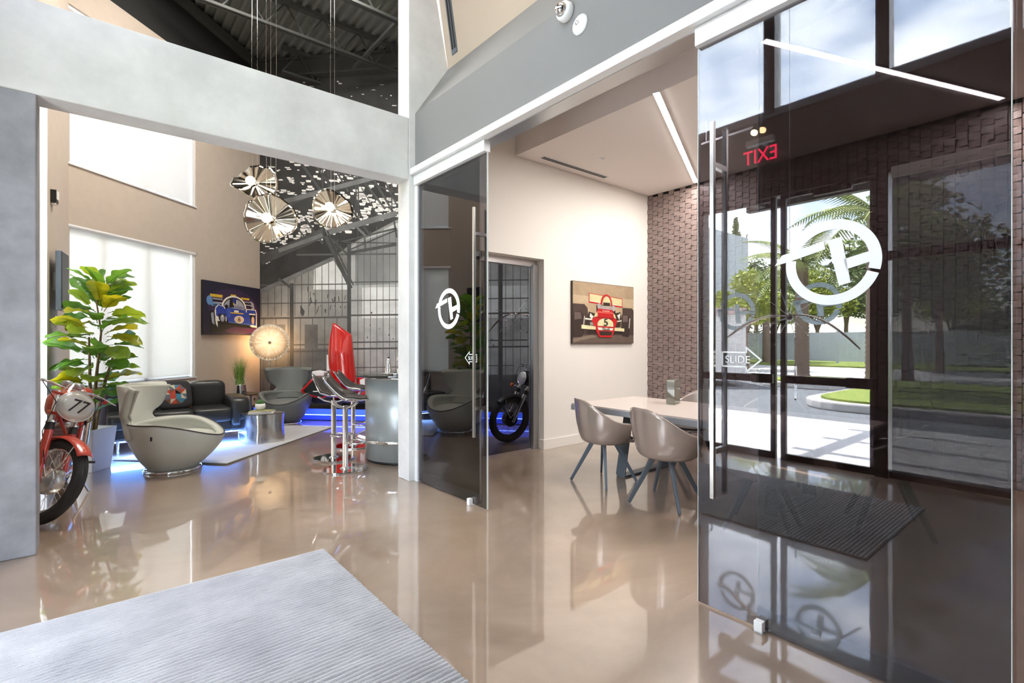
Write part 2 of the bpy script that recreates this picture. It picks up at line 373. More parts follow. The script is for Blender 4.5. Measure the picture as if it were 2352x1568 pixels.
# basket weave wall closing the meeting area
struct('wall_woven', MB().box(6.70, 6.85, -5, 4.93, 0, 3.95), M['black_paint'], label='dark backing of the woven tile wall')
bt = mat('woven_brown_tile', (.235, .175, .16), .38, var=.18, scale=9, bump=.15, bscale=160)
tw = sroot('wall_tiles', 'brown basket weave tile facing of the meeting area', 'wall')
TWD, THT = .0945, .0745
tm = {}
def tile_mesh(k):
    sgn = 1 if k else -1
    vs = []; g = .003
    x0, x1, z0, z1 = -TWD/2+g, TWD/2-g, -THT/2+g, THT/2-g
    def dep(u, v): return -.006 - sgn*.0045*(u*2) - .0015*(1-abs(v*2))
    N = 2
    pts = [(u, v) for v in (-.5, 0, .5) for u in (-.5, 0, .5)]
    vs = [(dep(u, v), u*(TWD-2*g), v*(THT-2*g)+sgn*.006*u) for u, v in pts]
    nb = len(vs)
    ring = [0, 1, 2, 5, 8, 7, 6, 3]
    vs += [(.02, vs[i][1], vs[i][2]) for i in ring]
    fs = [(0, 1, 4, 3), (1, 2, 5, 4), (3, 4, 7, 6), (4, 5, 8, 7)]
    fs += [(ring[i], nb+i, nb+(i+1) % 8, ring[(i+1) % 8]) for i in range(8)]
    return vs, fs
for k in (0, 1):
    vs, fs = tile_mesh(k); me = bpy.data.meshes.new('tile'); me.from_pydata(vs, [], fs); me.materials.append(bt); me.update(); tm[k] = me
tiles = []
ncol = int((4.727+3.0)/TWD)
for i in range(int((4.727+1.6)/TWD)):
    a = 4.727-TWD*(i+.5)
    zlo = 0.0
    for j in range(50):
        z = 3.69-THT*(j+.5) - (THT/2 if i % 2 else 0) + (0.0)
        if z+THT/2 < zlo+.03: break
        P = GP(6.70, a, z-1.4)
        vis = (z > .9) and (a > 3.75 or z > 3.25) and a > .3
        tiles.append(((0 if vis else 1), P.length, a, z, (i+j) % 2))
tiles.sort()
for v, d, a, z, k in tiles[:300]:
    o = bpy.data.objects.new('tile', tm[k]); C.objects.link(o); o.parent = tw; o.location = (6.69, a, z)
m = MB()
for v, d, a, z, k in tiles[300:]:
    vs, fs = tile_mesh(k); m.add([(x+6.69, y+a, q+z) for x, y, q in vs], fs)
tag(m.build('tile_field', bt, tw), kind='stuff')

# meeting area ceiling, with the raised strip behind the glass
struct('ceiling', MB().box(3.97, 6.69, -5, 4.72, 3.69, 3.95).box(2.74, 3.97, -5, 4.72, 3.93, 3.97), 'beige_c', label='pale ceiling of the meeting area')
# header over the glass wall and the slanting bulkhead above it
struct('wall_header', MB().prism([(2.47, 3.10), (2.47, 3.70), (2.86, 4.28), (2.95, 4.28), (2.6, 3.70), (2.6, 3.10)], 4.52, -5, fa), 'grey', label='grey bulkhead above the sliding glass doors')
struct('wall_bulkhead', MB().prism([(2.86, 4.28), (2.36, 7.4), (2.6, 7.4), (2.98, 4.28)], 4.52, -5, fa), 'bulk_tan', label='tan slanting bulkhead high above the glass doors')
hd = sroot('trim_1', 'white aluminium track along the top of the glass wall', 'trim')
MB().box(2.40, 2.47, -5, 4.5, 3.065, 3.125).build('fascia', 'white_al', hd, bevel=.003)
MB().box(2.47, 2.60, -5, 4.5, 3.06, 3.10).build('track', 'alu', hd)
# lobby shell behind the camera
struct('ceiling_lobby', MB().box(-1.5, 2.9, -5, 4.52, 7.4, 7.5), 'tan', label='lobby ceiling')
struct('wall_lobby_right', MB().box(-1.5, 6.85, -5.15, -5, 0, 7.5), 'plaster', label='right wall of the lobby')
BV = 6.27; BS = mirb(BV)                    # entrance wall: it is seen mirrored in the smoked glass
def A(px): return pix_b(px, 0, BV)[0]
aL = A(1600)
wb = sroot('wall_back', 'dark entrance wall behind the photographer, seen mirrored in the glass doors', 'wall')
M['brownwall'] = mat('dark_brown_wall', (.075, .06, .055), .7, var=.05)
m = MB(); zc0, zc1 = 4.14, 5.9
m.box(BS-.18, BS, -5, 4.52, 3.30, zc0); m.box(BS-.18, BS, -5, 4.52, zc1, 7.5); m.box(BS-.18, BS, aL+.02, 4.52, 0, 3.30); m.box(BS-.18, BS, -5, -1.2, zc0, zc1); m.box(BS-.18, BS, -5, -1.2, 0, 3.30)  # unseen end past the windows shaped solid to hold down lobby daylight
m.build('wall_panel', 'brownwall', wb)
wn = sroot('window_4', 'row of high lobby windows in dark frames above the entrance', 'window')
es = [(-1.20, -1.05)]+[(A(q1), A(q0)) for q0, q1 in ((2326, 2346), (2012, 2044), (1756, 1781))][0:3]
for e0, e1 in es: MB().box(BS-.16, BS+.02, e0, e1, zc0, zc1).build('mullion', 'darkframe', wn)
M['clere'] = sheer('clerestory_screen', (.8, .84, .86), .7, .68)
M['frost'] = sheer('frosted_decal', (.5, .58, .6), .8, .2)
for k in range(len(es)):
    a0 = es[k][1]; a1 = es[k+1][0] if k < len(es)-1 else 4.5
    MB().box(BS-.10, BS-.09, a0, a1, zc0+.04, zc1-.04).build('pane', 'clear', wn)
    MB().box(BS-.05, BS-.048, a0+.02, a1-.02, zc0+.04, zc1-.02).build('screen', 'clere', wn)
MB().box(BS-.16, BS+.02, -1.2, 4.5, zc0-.04, zc0+.05).build('window_frame', 'leg_grey', wn)
# roof deck over the lounge
m = MB(); prof = []
b = -.9
while b < 7.3:
    prof += [(b, 6.83), (b+.045, 6.83), (b+.06, 6.89), (b+.135, 6.89)]; b += .15
vs = []
for (b_, z) in prof: vs += [(b_, 4.7, z), (b_, 13.2, z)]
m.add(vs, [(2*i, 2*i+1, 2*i+3, 2*i+2) for i in range(len(prof)-1)])
struct('ceiling_lounge', m, 'deck', label='dark corrugated steel roof deck', cat='ceiling')
struct('ceiling_cover', MB().box(-1.5, 7.3, -5.2, 13.2, 7.62, 7.7), 'black_paint', label='roof covering above the steel deck', cat='ceiling')
for a, tx in ((5.8, 'nearest'), (7.1, 'second'), (8.45, 'third'), (9.77, 'farthest')):
    j = thing('roof_joist', 'dark open web roof joist, %s of the four under the lounge roof' % tx, 'joist', (0, 0, 0), TH, 'open web joists')
    for s in (-.03, .03):
        MB().box(-.5 if a < 8 else (1.0 if a < 9 else 2.6), 6.9, a+s-.018, a+s+.018, 6.33, 6.37).build('chord', 'deck_steel', j)
    MB().box(-.5 if a < 8 else (1.0 if a < 9 else 2.6), 6.9, a-.05, a+.05, 6.77, 6.83).build('chord', 'deck_steel', j)
    n = 12
    m = MB()
    for k in range(n):
        x0 = -.4+k*.6
        if x0 < (-.5 if a < 8 else (1.0 if a < 9 else 2.6)): continue
        m.bar((x0, a, 6.35), (x0+.3, a, 6.79), .022, .022); m.bar((x0+.3, a, 6.79), (x0+.6, a, 6.35), .022, .022)
    m.build('web', 'deck_steel', j)
for b_ in (1.0, 3.6):
    tag(frame(MB().bar((b_, 5.2, 6.39), (b_, 7.2 if b_ < 2 else 8.9, 6.39), .05, .05).bar((b_, 5.8, 6.4), (b_+.5, 7.1, 6.74), .03, .03).build('joist_bridging', 'deck_steel'), 'G'),
        'thin dark bridging bar crossing under the joists, %s' % ('left one' if b_ < 2 else 'right one'), 'bridging')
tag(frame(MB().box(.1, 6.9, -.12, .02, 7.10, 7.45).box(.1, 6.9, -.2, .02, 7.08, 7.12).box(.1, 6.9, -.2, .02, 7.43, 7.47).build('roof_girder', 'deck_steel'), 'L'),
    'dark steel girder along the top of the mural wall', 'girder')
tag(frame(MB().box(-.02, .12, -4.2, 0, 7.3, 7.45).build('roof_girder', 'deck_steel'), 'L'), 'dark edge beam above the lounge window wall', 'girder')

# ================================================================ GLASS WALL
def logo(name, parent, b, ac, zc, r, m='decal', flip=1, th=.0015):
    """ring, slanted bar and H sharing one plane; u runs to the viewer's right"""
    o = MB(); f = lambda u, v, t: (b-t, ac-flip*u, zc+v)
    ri = r*.77
    def arc(d0, d1, n=40):
        for k in range(n):
            t0 = math.radians(d0+(d1-d0)*k/n); t1 = math.radians(d0+(d1-d0)*(k+1)/n)
            o.prism([(ri*math.cos(t0), ri*math.sin(t0)), (r*math.cos(t0), r*math.sin(t0)), (r*math.cos(t1), r*math.sin(t1)), (ri*math.cos(t1), ri*math.sin(t1))], 0, th, f)
    arc(-18, 158); arc(168, 338)
    q = r/.186
    o.prism([(-.215*q, .0*q), (-.19*q, .033*q), (-.035*q, .052*q), (-.03*q, .022*q), (-.165*q, .0*q)], 0, th, f)
    o.prism([(-.022*q, .072*q), (.028*q, .072*q), (.050*q, -.112*q), (-.002*q, -.112*q)], 0, th, f)
    o.prism([(.03*q, .006*q), (.15*q, .012*q), (.15*q, -.022*q), (.034*q, -.032*q)], 0, th, f)
    return o.build(name, m, parent)
def logo_px(name, parent, b):
    """logo of the right door, its outline read off the photograph and laid on the door plane"""
    f = lambda u, v, t: (b-t, u, v)
    o = MB(); cu, cv, r, ri = .799, 1.746, .186, .143
    def arc(d0, d1, n=48):
        for k in range(n):
            t0 = math.radians(d0+(d1-d0)*k/n); t1 = math.radians(d0+(d1-d0)*(k+1)/n)
            o.prism([(cu-ri*math.cos(t0), cv+ri*math.sin(t0)), (cu-r*math.cos(t0), cv+r*math.sin(t0)), (cu-r*math.cos(t1), cv+r*math.sin(t1)), (cu-ri*math.cos(t1), cv+ri*math.sin(t1))], 0, .0015, f)
    arc(-15.5, 158.5); arc(171, 340)
    for poly in ([(1780, 611), (1796, 587), (1892, 554), (1896, 572), (1834, 594), (1810, 602)],
                 [(1901, 553), (1933, 543), (1954, 648), (1927, 656)],
                 [(1938, 595), (2001, 575), (2002, 599), (1944, 618)]):
        o.prism([pix_b(x, y, b) for x, y in poly], 0, .0016, f)
    return o.build(name, 'decal', parent)
def handle(parent, b0, b1, a, z0, z1, zc):
    h = MB()
    s = .011
    h.box(b0-s, b0+s, a-s, a+s, z0, z1); h.box(b1-s, b1+s, a-s, a+s, z0+.01, z1-.01)
    h = h.build('handle', 'steel', parent, bevel=.002)
    for z in zc: MB().box(b0+.011, b1-.011, a-.012, a+.012, z-.014, z+.014).build('standoff', 'steel', h)
XZ = lambda b, a, z, fl=1: basis((0, -fl, 0), (0, 0, 1), (-fl, 0, 0), (b, a, z))
def sliding(nm, lab, a0, a1, ah, right):
    d = sroot(nm, lab, 'door')
    MB().box(2.475, 2.487, a0, a1, .012, 2.975).build('pane', 'tint', d)
    MB().box(2.440, 2.505, a0-.005, a1, 2.965, 3.062).build('top_rail', 'white_al', d, bevel=.003)
    for a in (a0, a1): MB().box(2.474, 2.488, a-.0015, a+.0015, .012, 2.97).build('glass_edge', mat('pale_glass_edge', (.62, .66, .64), .25), d)
    handle(d, 2.415, 2.545, ah, .60, 2.52, (.84, 2.30))
    return d
dr = sliding('door_1', 'right smoked glass sliding door with the large white ring logo', .236, 1.43, pix_b(1638, 0, 2.42)[0], True)
dl = sliding('door_2', 'left smoked glass sliding door beside the concrete pillar', 3.316, 4.50, pix_b(1090, 0, 2.42)[0], False)
logo_px('ring_logo', dr, 2.4745)
lg = logo_px('ring_logo', dl, 2.4745); lg.location = (0, 3.90-.799, 1.70-1.746)
def slide_sign(parent, ac, zc, dirn, s=1.0):
    f = lambda u, v, t: (2.4745-t, ac-u*s, zc+v*s)
    o = MB(); L, H, hw, th = .105, .042, .07, .009
    def seg(p, q):
        p = Vector((p[0]*dirn, p[1])); q = Vector((q[0]*dirn, q[1])); d = (q-p).normalized(); n = Vector((-d.y, d.x))*th/2; p = p-d*th/2; q = q+d*th/2
        o.prism([tuple(p+n), tuple(p-n), tuple(q-n), tuple(q+n)], 0, .0012, f)
    for p, q in (((-L, H), (.04, H)), ((-L, -H), (.04, -H)), ((-L, -H), (-L, H)), ((.04, H), (.04, hw)), ((.04, -H), (.04, -hw)), ((.04, hw), (.125, 0)), ((.04, -hw), (.125, 0))): seg(p, q)
    g = o.build('slide_arrow', 'decal', parent)
    text('lettering', 'SLIDE', .062*s, 'decal', g, XZ(2.4735, ac+dirn*.012*s, zc-.002), .0006)
slide_sign(dr, pix_b(1700, 0, 2.48)[0], 1.31, 1, .85)
slide_sign(dl, pix_b(1084, 0, 2.48)[0], pix_b(1084, 822, 2.48)[1], -1, .75)
fixed = []
for nm, lab, segs in (('window_5', 'fixed smoked glass panels right of the doorway', [(-4.98, -2.4), (-2.38, 1.14)]), ('window_6', 'fixed smoked glass panel behind the left sliding door', [(3.50, 4.5)])):
    fw = sroot(nm, lab, 'window')
    for a0, a1 in segs: MB().box(2.535, 2.547, a0, a1, .03, 3.07).build('pane', 'tint_r' if nm == 'window_5' else 'tint_l', fw)
    e = segs[-1][1] if nm == 'window_5' else segs[0][0]
    MB().box(2.534, 2.548, e-.0015, e+.0015, .03, 3.05).build('glass_edge', mat('pale_fixed_glass_edge', (.62, .66, .64), .25), fw)
    MB().box(2.52, 2.562, segs[0][0], segs[-1][1], .0, .085).build('bottom_channel', 'leg_grey', fw, bevel=.003)
struct('trim_2', MB().box(2.46, 2.56, 4.46, 4.515, 0, 3.05), 'white_al', label='white aluminium jamb between the pillar and the glass')
for a, lab in ((1.10, 'small white floor guide under the right sliding door'), (3.54, 'small white floor guide under the left sliding door')):
    tag(frame(MB().box(2.44, 2.475, a-.02, a+.02, 0, .055).box(2.488, 2.52, a-.02, a+.02, 0, .055).box(2.44, 2.52, a-.02, a+.02, 0, .011).build('floor_guide', 'white', bevel=.002), 'G'), lab, 'door guide')

# ================================================================ ENTRANCE (behind the camera, mirrored in the glass)
sf = sroot('window_7', 'dark framed storefront glazing beside the entrance doors', 'window')
e = [A(1605), A(1787), A(2020), A(2038)]
ZT, ZG = 3.09, .07
X = lambda d: BS-d                       # d = depth outwards
MB().box(X(.12), X(-.05), -1.2, e[0], 3.13, 3.31).build('head_frame', 'darkframe', sf, bevel=.004)
MB().box(X(.2), X(-.05), A(1611), A(1597), 0, 3.31).build('jamb', 'darkframe', sf)
MB().box(X(.12), X(-.05), e[3]-.02, A(2012), 0, 3.13).build('jamb', 'darkframe', sf)
wa1 = e[3]-.02; wa0 = -1.13
for x0, x1 in ((wa0, wa1),):
    MB().box(X(.08), X(0), x0, x1, 0, .07).build('sill_frame', 'darkframe', sf)
    MB().box(X(.08), X(0), x0, x1, 2.24, 2.33).build('transom', 'darkframe', sf)
    MB().box(X(.04), X(.03), x0, x1, .07, 2.24).build('pane', 'doorglass', sf)
    MB().box(X(.04), X(.03), x0, x1, 2.33, 3.13).build('pane', 'doorglass', sf)
for x in (wa0,): MB().box(X(.1), X(-.03), x-.07, x, 0, 3.13).build('mullion', 'darkframe', sf)
M['shade_d'] = sheer('dark_screen_fabric', (.09, .105, .125), .25, .27)
for x0, x1, lab in ((wa0+.01, wa1-.03, 'dark mesh roller shade over the storefront window by the entrance door'),):
    s_ = tag(frame(empty('mesh_shade'), 'G'), lab, 'shade')
    MB().box(X(-.028), X(-.03), x0, x1, .06, 3.1).build('fabric', 'shade_d', s_)
    MB().box(X(-.015), X(-.07), x0, x1, 3.06, 3.17).build('cassette', 'alu', s_, bevel=.006)
def leaf(nm, lab, px0, px1, hinge):
    d = sroot(nm, lab, 'door')
    a1, a0 = A(px0), A(px1)
    MB().box(X(.05), X(0), a0-.06, a0, 0, 3.13).build('stile', 'darkframe', d, bevel=.003)
    MB().box(X(.05), X(0), a1, a1+(.06 if px0 > 1700 else .02), 0, 3.13).build('stile', 'darkframe', d, bevel=.003)
    MB().box(X(.05), X(0), a0, a1, 0, ZG).build('bottom_rail', 'darkframe', d)
    MB().box(X(.05), X(0), a0, a1, ZT, 3.13).build('top_rail', 'darkframe', d)
    MB().box(X(.03), X(.02), a0, a1, ZG, ZT).build('pane', 'doorglass', d)
    pb = MB().box(X(-.01), X(-.05), a0-.03, a1+(.03 if px0 > 1700 else 0), .91, 1.0).build('push_bar', 'darkframe', d, bevel=.006)
    MB().box(X(-.01), X(-.07), a0-.05, a0+.2, .90, 1.01).build('latch_case', 'darkframe', pb, bevel=.005)
    MB().tube([(X(.05), a1-.09, 1.12), (X(.11), a1-.07, 1.12), (X(.11), a1-.07, .72), (X(.05), a1-.09, .72)], .013).build('pull_handle', 'chrome', d)
    return d
d3 = leaf('door_3', 'leaf of the dark framed entrance doors mirrored left of the other, next to the sliding door handle', 1615, 1770, 0)
d4 = leaf('door_4', 'leaf of the dark framed entrance doors mirrored behind the large ring logo', 1805, 1998, 0)
logo('ring_logo', d3, X(.018)+.0, A(1690), 1.78, .24, 'frost', 1)
logo('ring_logo', d4, X(.018)+.0, A(1878), 1.83, .24, 'frost', 1)
MB().box(X(0), X(-.05), A(1960), A(1870), 3.04, 3.10).build('closer_body', 'darkframe', d4, bevel=.005)
MB().bar((X(-.06), A(1880), 3.12), (X(-.16), A(1925), 3.09), .02, .008).build('closer_arm', 'steel', d4)
# rear door
rd = sroot('door_5', 'dark glass rear door in the recess of the cream wall', 'door')
MB().box(3.15, 4.36, 4.885, 4.897, .01, 2.37).build('pane', 'smoke', rd)
MB().box(3.15, 4.43, 4.86, 4.925, 2.37, 2.46).build('top_rail', 'alu', rd, bevel=.003)
MB().box(4.36, 4.44, 4.83, 4.925, 0, 2.40).build('jamb', 'alu', rd, bevel=.003)
h = MB(); h.box(3.60, 3.62, 4.83, 4.85, .55, 2.10); h.box(3.60, 3.62, 4.925, 4.945, .62, 2.12)
h = h.build('handle', 'steel', rd, bevel=.002)
for z in (.8, 1.85): MB().box(3.6, 3.62, 4.85, 4.925, z-.012, z+.012).build('standoff', 'steel', h)

# ================================================================ OUTSIDE
M['asphalt'] = mat('asphalt', (.125, .14, .155), .9, var=.15, scale=3)
M['walk'] = mat('pale_concrete_paving', (.62, .62, .62), .85, var=.05, scale=2)
M['road'] = mat('pale_road', (.5, .5, .5), .9, var=.06, scale=1)
M['grass'] = mat('lawn_grass', (.10, .17, .02), .95, col2=(.24, .28, .06), scale=6, bump=.8, bscale=30)
M['curb'] = mat('curb_concrete', (.50, .50, .50), .85, var=.05)
M['fence'] = mat('grey_vinyl_fence', (.52, .56, .62), .6)
M['bark'] = mat('palm_bark', (.17, .12, .09), .9, col2=(.30, .22, .17), scale=12, bump=1, bscale=10, stretch=(1, 1, 3))
M['leaf_d'] = mat('dark_tree_leaf', (.07, .12, .04), .7, col2=(.19, .26, .09), scale=.9)
M['leaf_y'] = mat('yellow_green_leaf', (.16, .23, .02), .7, col2=(.42, .46, .06), scale=.9)
M['frond'] = mat('palm_frond', (.12, .19, .05), .6, col2=(.34, .38, .12), scale=1.2)
g0 = struct('ground', MB().box(-80, 40, -60, 70, -.4, -.14), 'asphalt', label='grey asphalt car park outside')
struct('pavement', MB().box(mirb(10.2), BS-.2, -14, 12, -.14, -.03), 'walk', label='white paving in front of the entrance')
def island(pts, nm, lab):
    pts = [(mirb(b_), a_) for b_, a_ in pts][::-1]
    r = tag(frame(empty(nm), 'G'), lab, nm, kind='structure')
    c = Vector((sum(p[0] for p in pts)/len(pts), sum(p[1] for p in pts)/len(pts)))
    MB().prism(pts, -.14, .06).build('curb', 'curb', r, bevel=.04)
    MB().prism([(c.x+(p[0]-c.x)*.94, c.y+(p[1]-c.y)*.975) for p in pts], .05, .11).build('lawn', 'grass', r)
def rnd(b0, b1, a0, a1, r, n=6):
    P = []
    for cx, cy, s in ((b1-r, a1-r, 0), (b0+r, a1-r, 90), (b0+r, a0+r, 180), (b1-r, a0+r, 270)):
        P += [(cx+r*math.cos(math.radians(s+90*k/n)), cy+r*math.sin(math.radians(s+90*k/n))) for k in range(n+1)]
    return P
island(rnd(12.5, 17.3, -18, 4.9, 1.2), 'planting_island', 'grassy curbed island opposite the right door leaf')
island(rnd(17.6, 20.5, -16, 8.2, 1.2), 'planting_island', 'farther grassy island behind the first one')
struct('road', MB().box(mirb(33), mirb(24), -50, 60, -.14, -.10), 'road', label='pale road in front of the grey fence')
struct('verge', MB().box(mirb(60), mirb(33), -50, 60, -.14, -.02), 'grass', label='grass verge along the grey fence')
fn = tag(frame(empty('vinyl_fence'), 'G'), 'long grey panel fence across the far side of the road', 'fence')
FB = mirb(37.5)
pm = MB().box(-.03, .03, 0, 2.28, .18, 1.95).box(-.05, .05, 0, 2.28, 1.9, 2.0).box(-.05, .05, 0, 2.28, .1, .2).build('panel', 'fence', fn)
po = MB().box(-.08, .08, -.07, .07, -.1, 2.08).build('post', 'fence', fn)
pm.location = (FB, -26.93, 0); po.location = (FB, -27, 0)
for k in range(1, 24):
    for o_, dy in ((pm, .07), (po, 0)):
        c = o_.copy(); C.objects.link(c); c.parent = fn; c.location = (FB, -27+2.42*k+dy, 0)
def crown_mesh(seed, n, lobes, ls):
    rg = random.Random(seed); m = MB()
    for k in range(n):
        L = lobes[rg.randrange(len(lobes))]
        u = Vector((rg.gauss(0, 1), rg.gauss(0, 1), rg.gauss(0, 1))).normalized()*(rg.random()**.4)
        p = Vector((L[0]+u.x*L[3], L[1]+u.y*L[3], L[2]+u.z*L[4]))
        d = Vector((rg.gauss(0, 1), rg.gauss(0, 1), rg.gauss(0, .6))).normalized(); e_ = d.orthogonal().normalized()
        e_ = (Matrix.Rotation(rg.random()*6.28, 3, d) @ e_); s_ = ls*(.6+.8*rg.random())
        m.add([p-d*s_, p+e_*s_*.4, p+d*s_, p-e_*s_*.4], [(0, 1, 2, 3)])
    return m
blobs = [(0, 0, 5.2, 2.2, 1.6), (1.5, .4, 4.4, 1.5, 1.1), (-1.4, -.6, 4.5, 1.6, 1.2), (.3, 1.3, 4.2, 1.4, 1.0), (.2, -1.4, 4.6, 1.4, 1.2), (0, 0, 6.6, 1.2, 1.0)]
def tree_proto(mm, seed, lobes, n, ls, nm='crown', th=4.4):
    r = empty('tree')
    MB().tube([(0, 0, -.15), (.1, .05, th*.5), (-.05, 0, th)], [.2, .14, .06]).tube([(.05, .02, th*.5), (.8, .3, th*.95)], [.1, .04]).tube([(.05, .02, th*.55), (-.8, -.3, th)], [.09, .04]).build('trunk', 'bark', r)
    tag(crown_mesh(seed, n, lobes, ls).build(nm, mm, r), kind='stuff')
    return r
T1 = tree_proto('leaf_d', 1, blobs, 3600, .16); T2 = tree_proto('leaf_y', 2, blobs, 3600, .16)
con = [(0, 0, 1.5+.9*k, 1.9-.19*k, .8) for k in range(10)]
T3 = tree_proto('leaf_d', 3, con, 3200, .14, th=9)
def place_ray(px, Yd): return mirP(Vector(((px-1176)/1150*Yd, Yd, 0)))
used = set()
def tree(T, px, Yd, s, lab, sz=None):
    o = T if T not in used else dup(T)
    used.add(T); o.location = place_ray(px, Yd); o.location.z = -.1; o.rotation_euler = (0, 0, random.random()*6); o.scale = (s, s, sz or s)
    tag(o, lab, 'tree', 'trees across the road')
tree(T3, 1690, 40, 1.1, 'tall narrow dark conifer rising above the hedge, left')
tree(T1, 1740, 44, 1.15, 'dark bushy tree between the two door leaves')
tree(T2, 1660, 31, .62, 'small yellow-green tree left of the round one')
tree(T2, 1716, 27, .72, 'small round topped tree in front of the fence')
tree(T1, 1800, 42, 1.0, 'dark bushy tree left of the palm trunk')
tree(T2, 1880, 41, 1.0, 'yellow-green tree right of the palm trunk')
tree(T1, 1945, 42, 1.1, 'dark bushy tree at the right edge of the door glass')
tree(T1, 2010, 40, 1.0, 'dark bushy tree behind the door frame')
tree(T1, 2085, 19, 1.05, 'tall dark tree behind the mesh shade, nearest one')
tree(T1, 2160, 24, 1.0, 'rounded dark tree behind the mesh shade, middle')
tree(T1, 2250, 30, .5, 'low dark tree behind the mesh shade, right')
tree(T1, 2345, 22, .55, 'dark tree at the right edge of the storefront')
tree(T2, 2190, 30, .8, 'pale tree low behind the mesh shade')
tree(T2, 1775, 36, .8, 'pale tree behind the middle door frame')
tree(T1, 1840, 45, 1.2, 'dark tree directly behind the palm trunk')
b_ = tag(crown_mesh(9, 900, [(0, 0, .5, .8, .55)], .08).build('bush', 'leaf_y'), 'rounded yellow-green bush by the grey building', 'bush'); b_.location = place_ray(1640, 26); b_.location.z = -.05
# palms
def frond_mesh(L=2.6):
    m = MB(); N = 16; rb = []
    for k in range(N+1):
        t = k/N; rb.append(Vector((L*t*(1-.12*t), 0, .75*t-1.45*t*t)))
    m.tube(rb, [.03*(1-.8*k/N) for k in range(N+1)], 5)
    for k in range(2, N+1):
        for s_ in (-1, 1):
            for h in (0, .5):
                p = rb[k-1].lerp(rb[k], h); t = k/N; l = .62*math.sin(PI*min(.97, t*.8+.17))
                q = p + Vector((.35*l, s_*l*.85, -.5*l)); w_ = Vector((.03, 0, 0))
                m.add([p-w_, p+w_, q+w_*.2], [(0, 1, 2)])
    return m
fr_me = None
def palm(px, Yd, H, r, nf, lab, sc_=1.0):
    global fr_me
    o = thing('palm_tree', lab, 'palm', place_ray(px, Yd), random.random()*6, 'palms')
    m = MB(); prof = []
    for k in range(36): prof += [(r*(1.15-.25*k/36)*1.06, H*k/36), (r*(1.15-.25*k/36)*.92, H*(k+.7)/36)]
    m.lathe([(r*1.5, -.15)]+prof, n=14).build('trunk', 'bark', o)
    for k in range(nf):
        if fr_me is None: f_ = frond_mesh().build('frond', 'frond', o); fr_me = f_.data
        else: f_ = bpy.data.objects.new('frond', fr_me); C.objects.link(f_); f_.parent = o
        f_.location = (0, 0, H); f_.rotation_euler = (random.uniform(-.3, .3), random.uniform(-.75, .5), k*2.399); f_.scale = (sc_,)*3
palm(1842, 20.9, 4.7, .25, 20, 'thick trunked palm standing in the middle of the right door glass', 1.1)
palm(2010, 13.5, 4.9, .2, 16, 'palm whose fronds reach into the top right of the door glass')
palm(1760, 34, 4.6, .22, 14, 'distant palm between the door leaves')
# neighbour buildings
nb = tag(frame(empty('building'), 'G'), 'pale blue-grey building with a red block at the far left', 'building')
MB().box(mirb(36), mirb(29), 16.9, 34, -.1, 8.8).build('wall', mat('blue_grey_render', (.42, .47, .52), .8), nb)
MB().box(mirb(29), mirb(28.95), 16.9, 26, 1.3, 2.6).build('red_block', mat('red_render', (.55, .06, .05), .7), nb)
MB().box(mirb(29), mirb(28.93), 16.9, 26, .1, 1.3).build('base', mat('dark_render', (.08, .09, .12), .7), nb)
nb2 = tag(frame(empty('building'), 'L'), 'white neighbouring building outside the lounge windows', 'building')
MB().box(-16, -9, -14, 6, -.1, 2.7).build('wall', mat('white_render', (.8, .78, .78), .8), nb2)
MB().box(-8.99, -8.95, -14, 6, 2.45, 2.7).build('parapet', mat('pink_render', (.6, .45, .45), .8), nb2)
MB().box(-9.3, -9.0, -4.6, -4.2, -.1, 9).box(-9.3, -9.0, -3.2, -3.0, -.1, 9).build('column', mat('white_render_b', (.8, .8, .8), .8), nb2)
# canopy frame over the entrance: its bars throw the shadow stripes on the paving
cf = tag(frame(empty('canopy_frame'), 'G'), 'open steel canopy frame outside over the entrance paving', 'canopy')
for b_ in (7.6, 8.7, 9.8): MB().box(mirb(b_)-.07, mirb(b_)+.07, -8, 4.6, 3.9, 4.1).build('beam', 'darkframe', cf)
for a_ in (4.3, 1.6, -1.2, -4.0): MB().box(mirb(9.9), BS-.16, a_-.07, a_+.07, 3.92, 4.08).build('crossbar', 'darkframe', cf)

# ================================================================ MURAL
def mp(px, py, off=0.0):
    dx = (px-1176)/1150; c, s_ = math.cos(LR), math.sin(LR)
    ex, ey = Vector((c, s_)), Vector((-s_, c)); t = (ey.dot(LO.xy))/(ey.x*dx+ey.y)
    return (Vector((dx*t, t))-LO.xy).dot(ex), 1.4+(784-py)/1150*t
def shade(name, v, **k): return mat(name, (v*.95, v*1.0, v*1.0), .75, **k)
mm = [shade('print_dark', .035, var=.5, scale=1.3), shade('print_mid', .16, var=.45, scale=1.1), shade('print_panel', .42, var=.4, scale=1.4),
      shade('print_bright', .72, var=.2, scale=2), mat('print_white', (.8, .8, .78), .75), shade('print_steel', .07, var=.3, scale=2), shade('print_line', .10), shade('print_steel_light', .16, var=.3, scale=3),
      mat('print_panel_fade', (.06, .06, .057), .75, col2=(.46, .47, .45), scale=.55)]
mu = MB(); ly = [0]
mf = lambda u, v, t: (u, -t, v)
def q(pts, mi, lift):
    mu.prism([mp(*p) for p in pts], 0, .0005+.0004*lift, mf, mi)
def ln(p, q_, w0, mi, lift, w1=None):
    w1 = w0 if w1 is None else w1
    p = Vector(p); q_ = Vector(q_); d = (q_-p).normalized(); n = Vector((-d.y, d.x))
    q([tuple(p+n*w0/2), tuple(p-n*w0/2), tuple(q_-n*w1/2), tuple(q_+n*w1/2)], mi, lift)
mu.box(0.0, 6.6, -.0005, .0, -.17, 7.09, 0)
rg = random.Random(5)
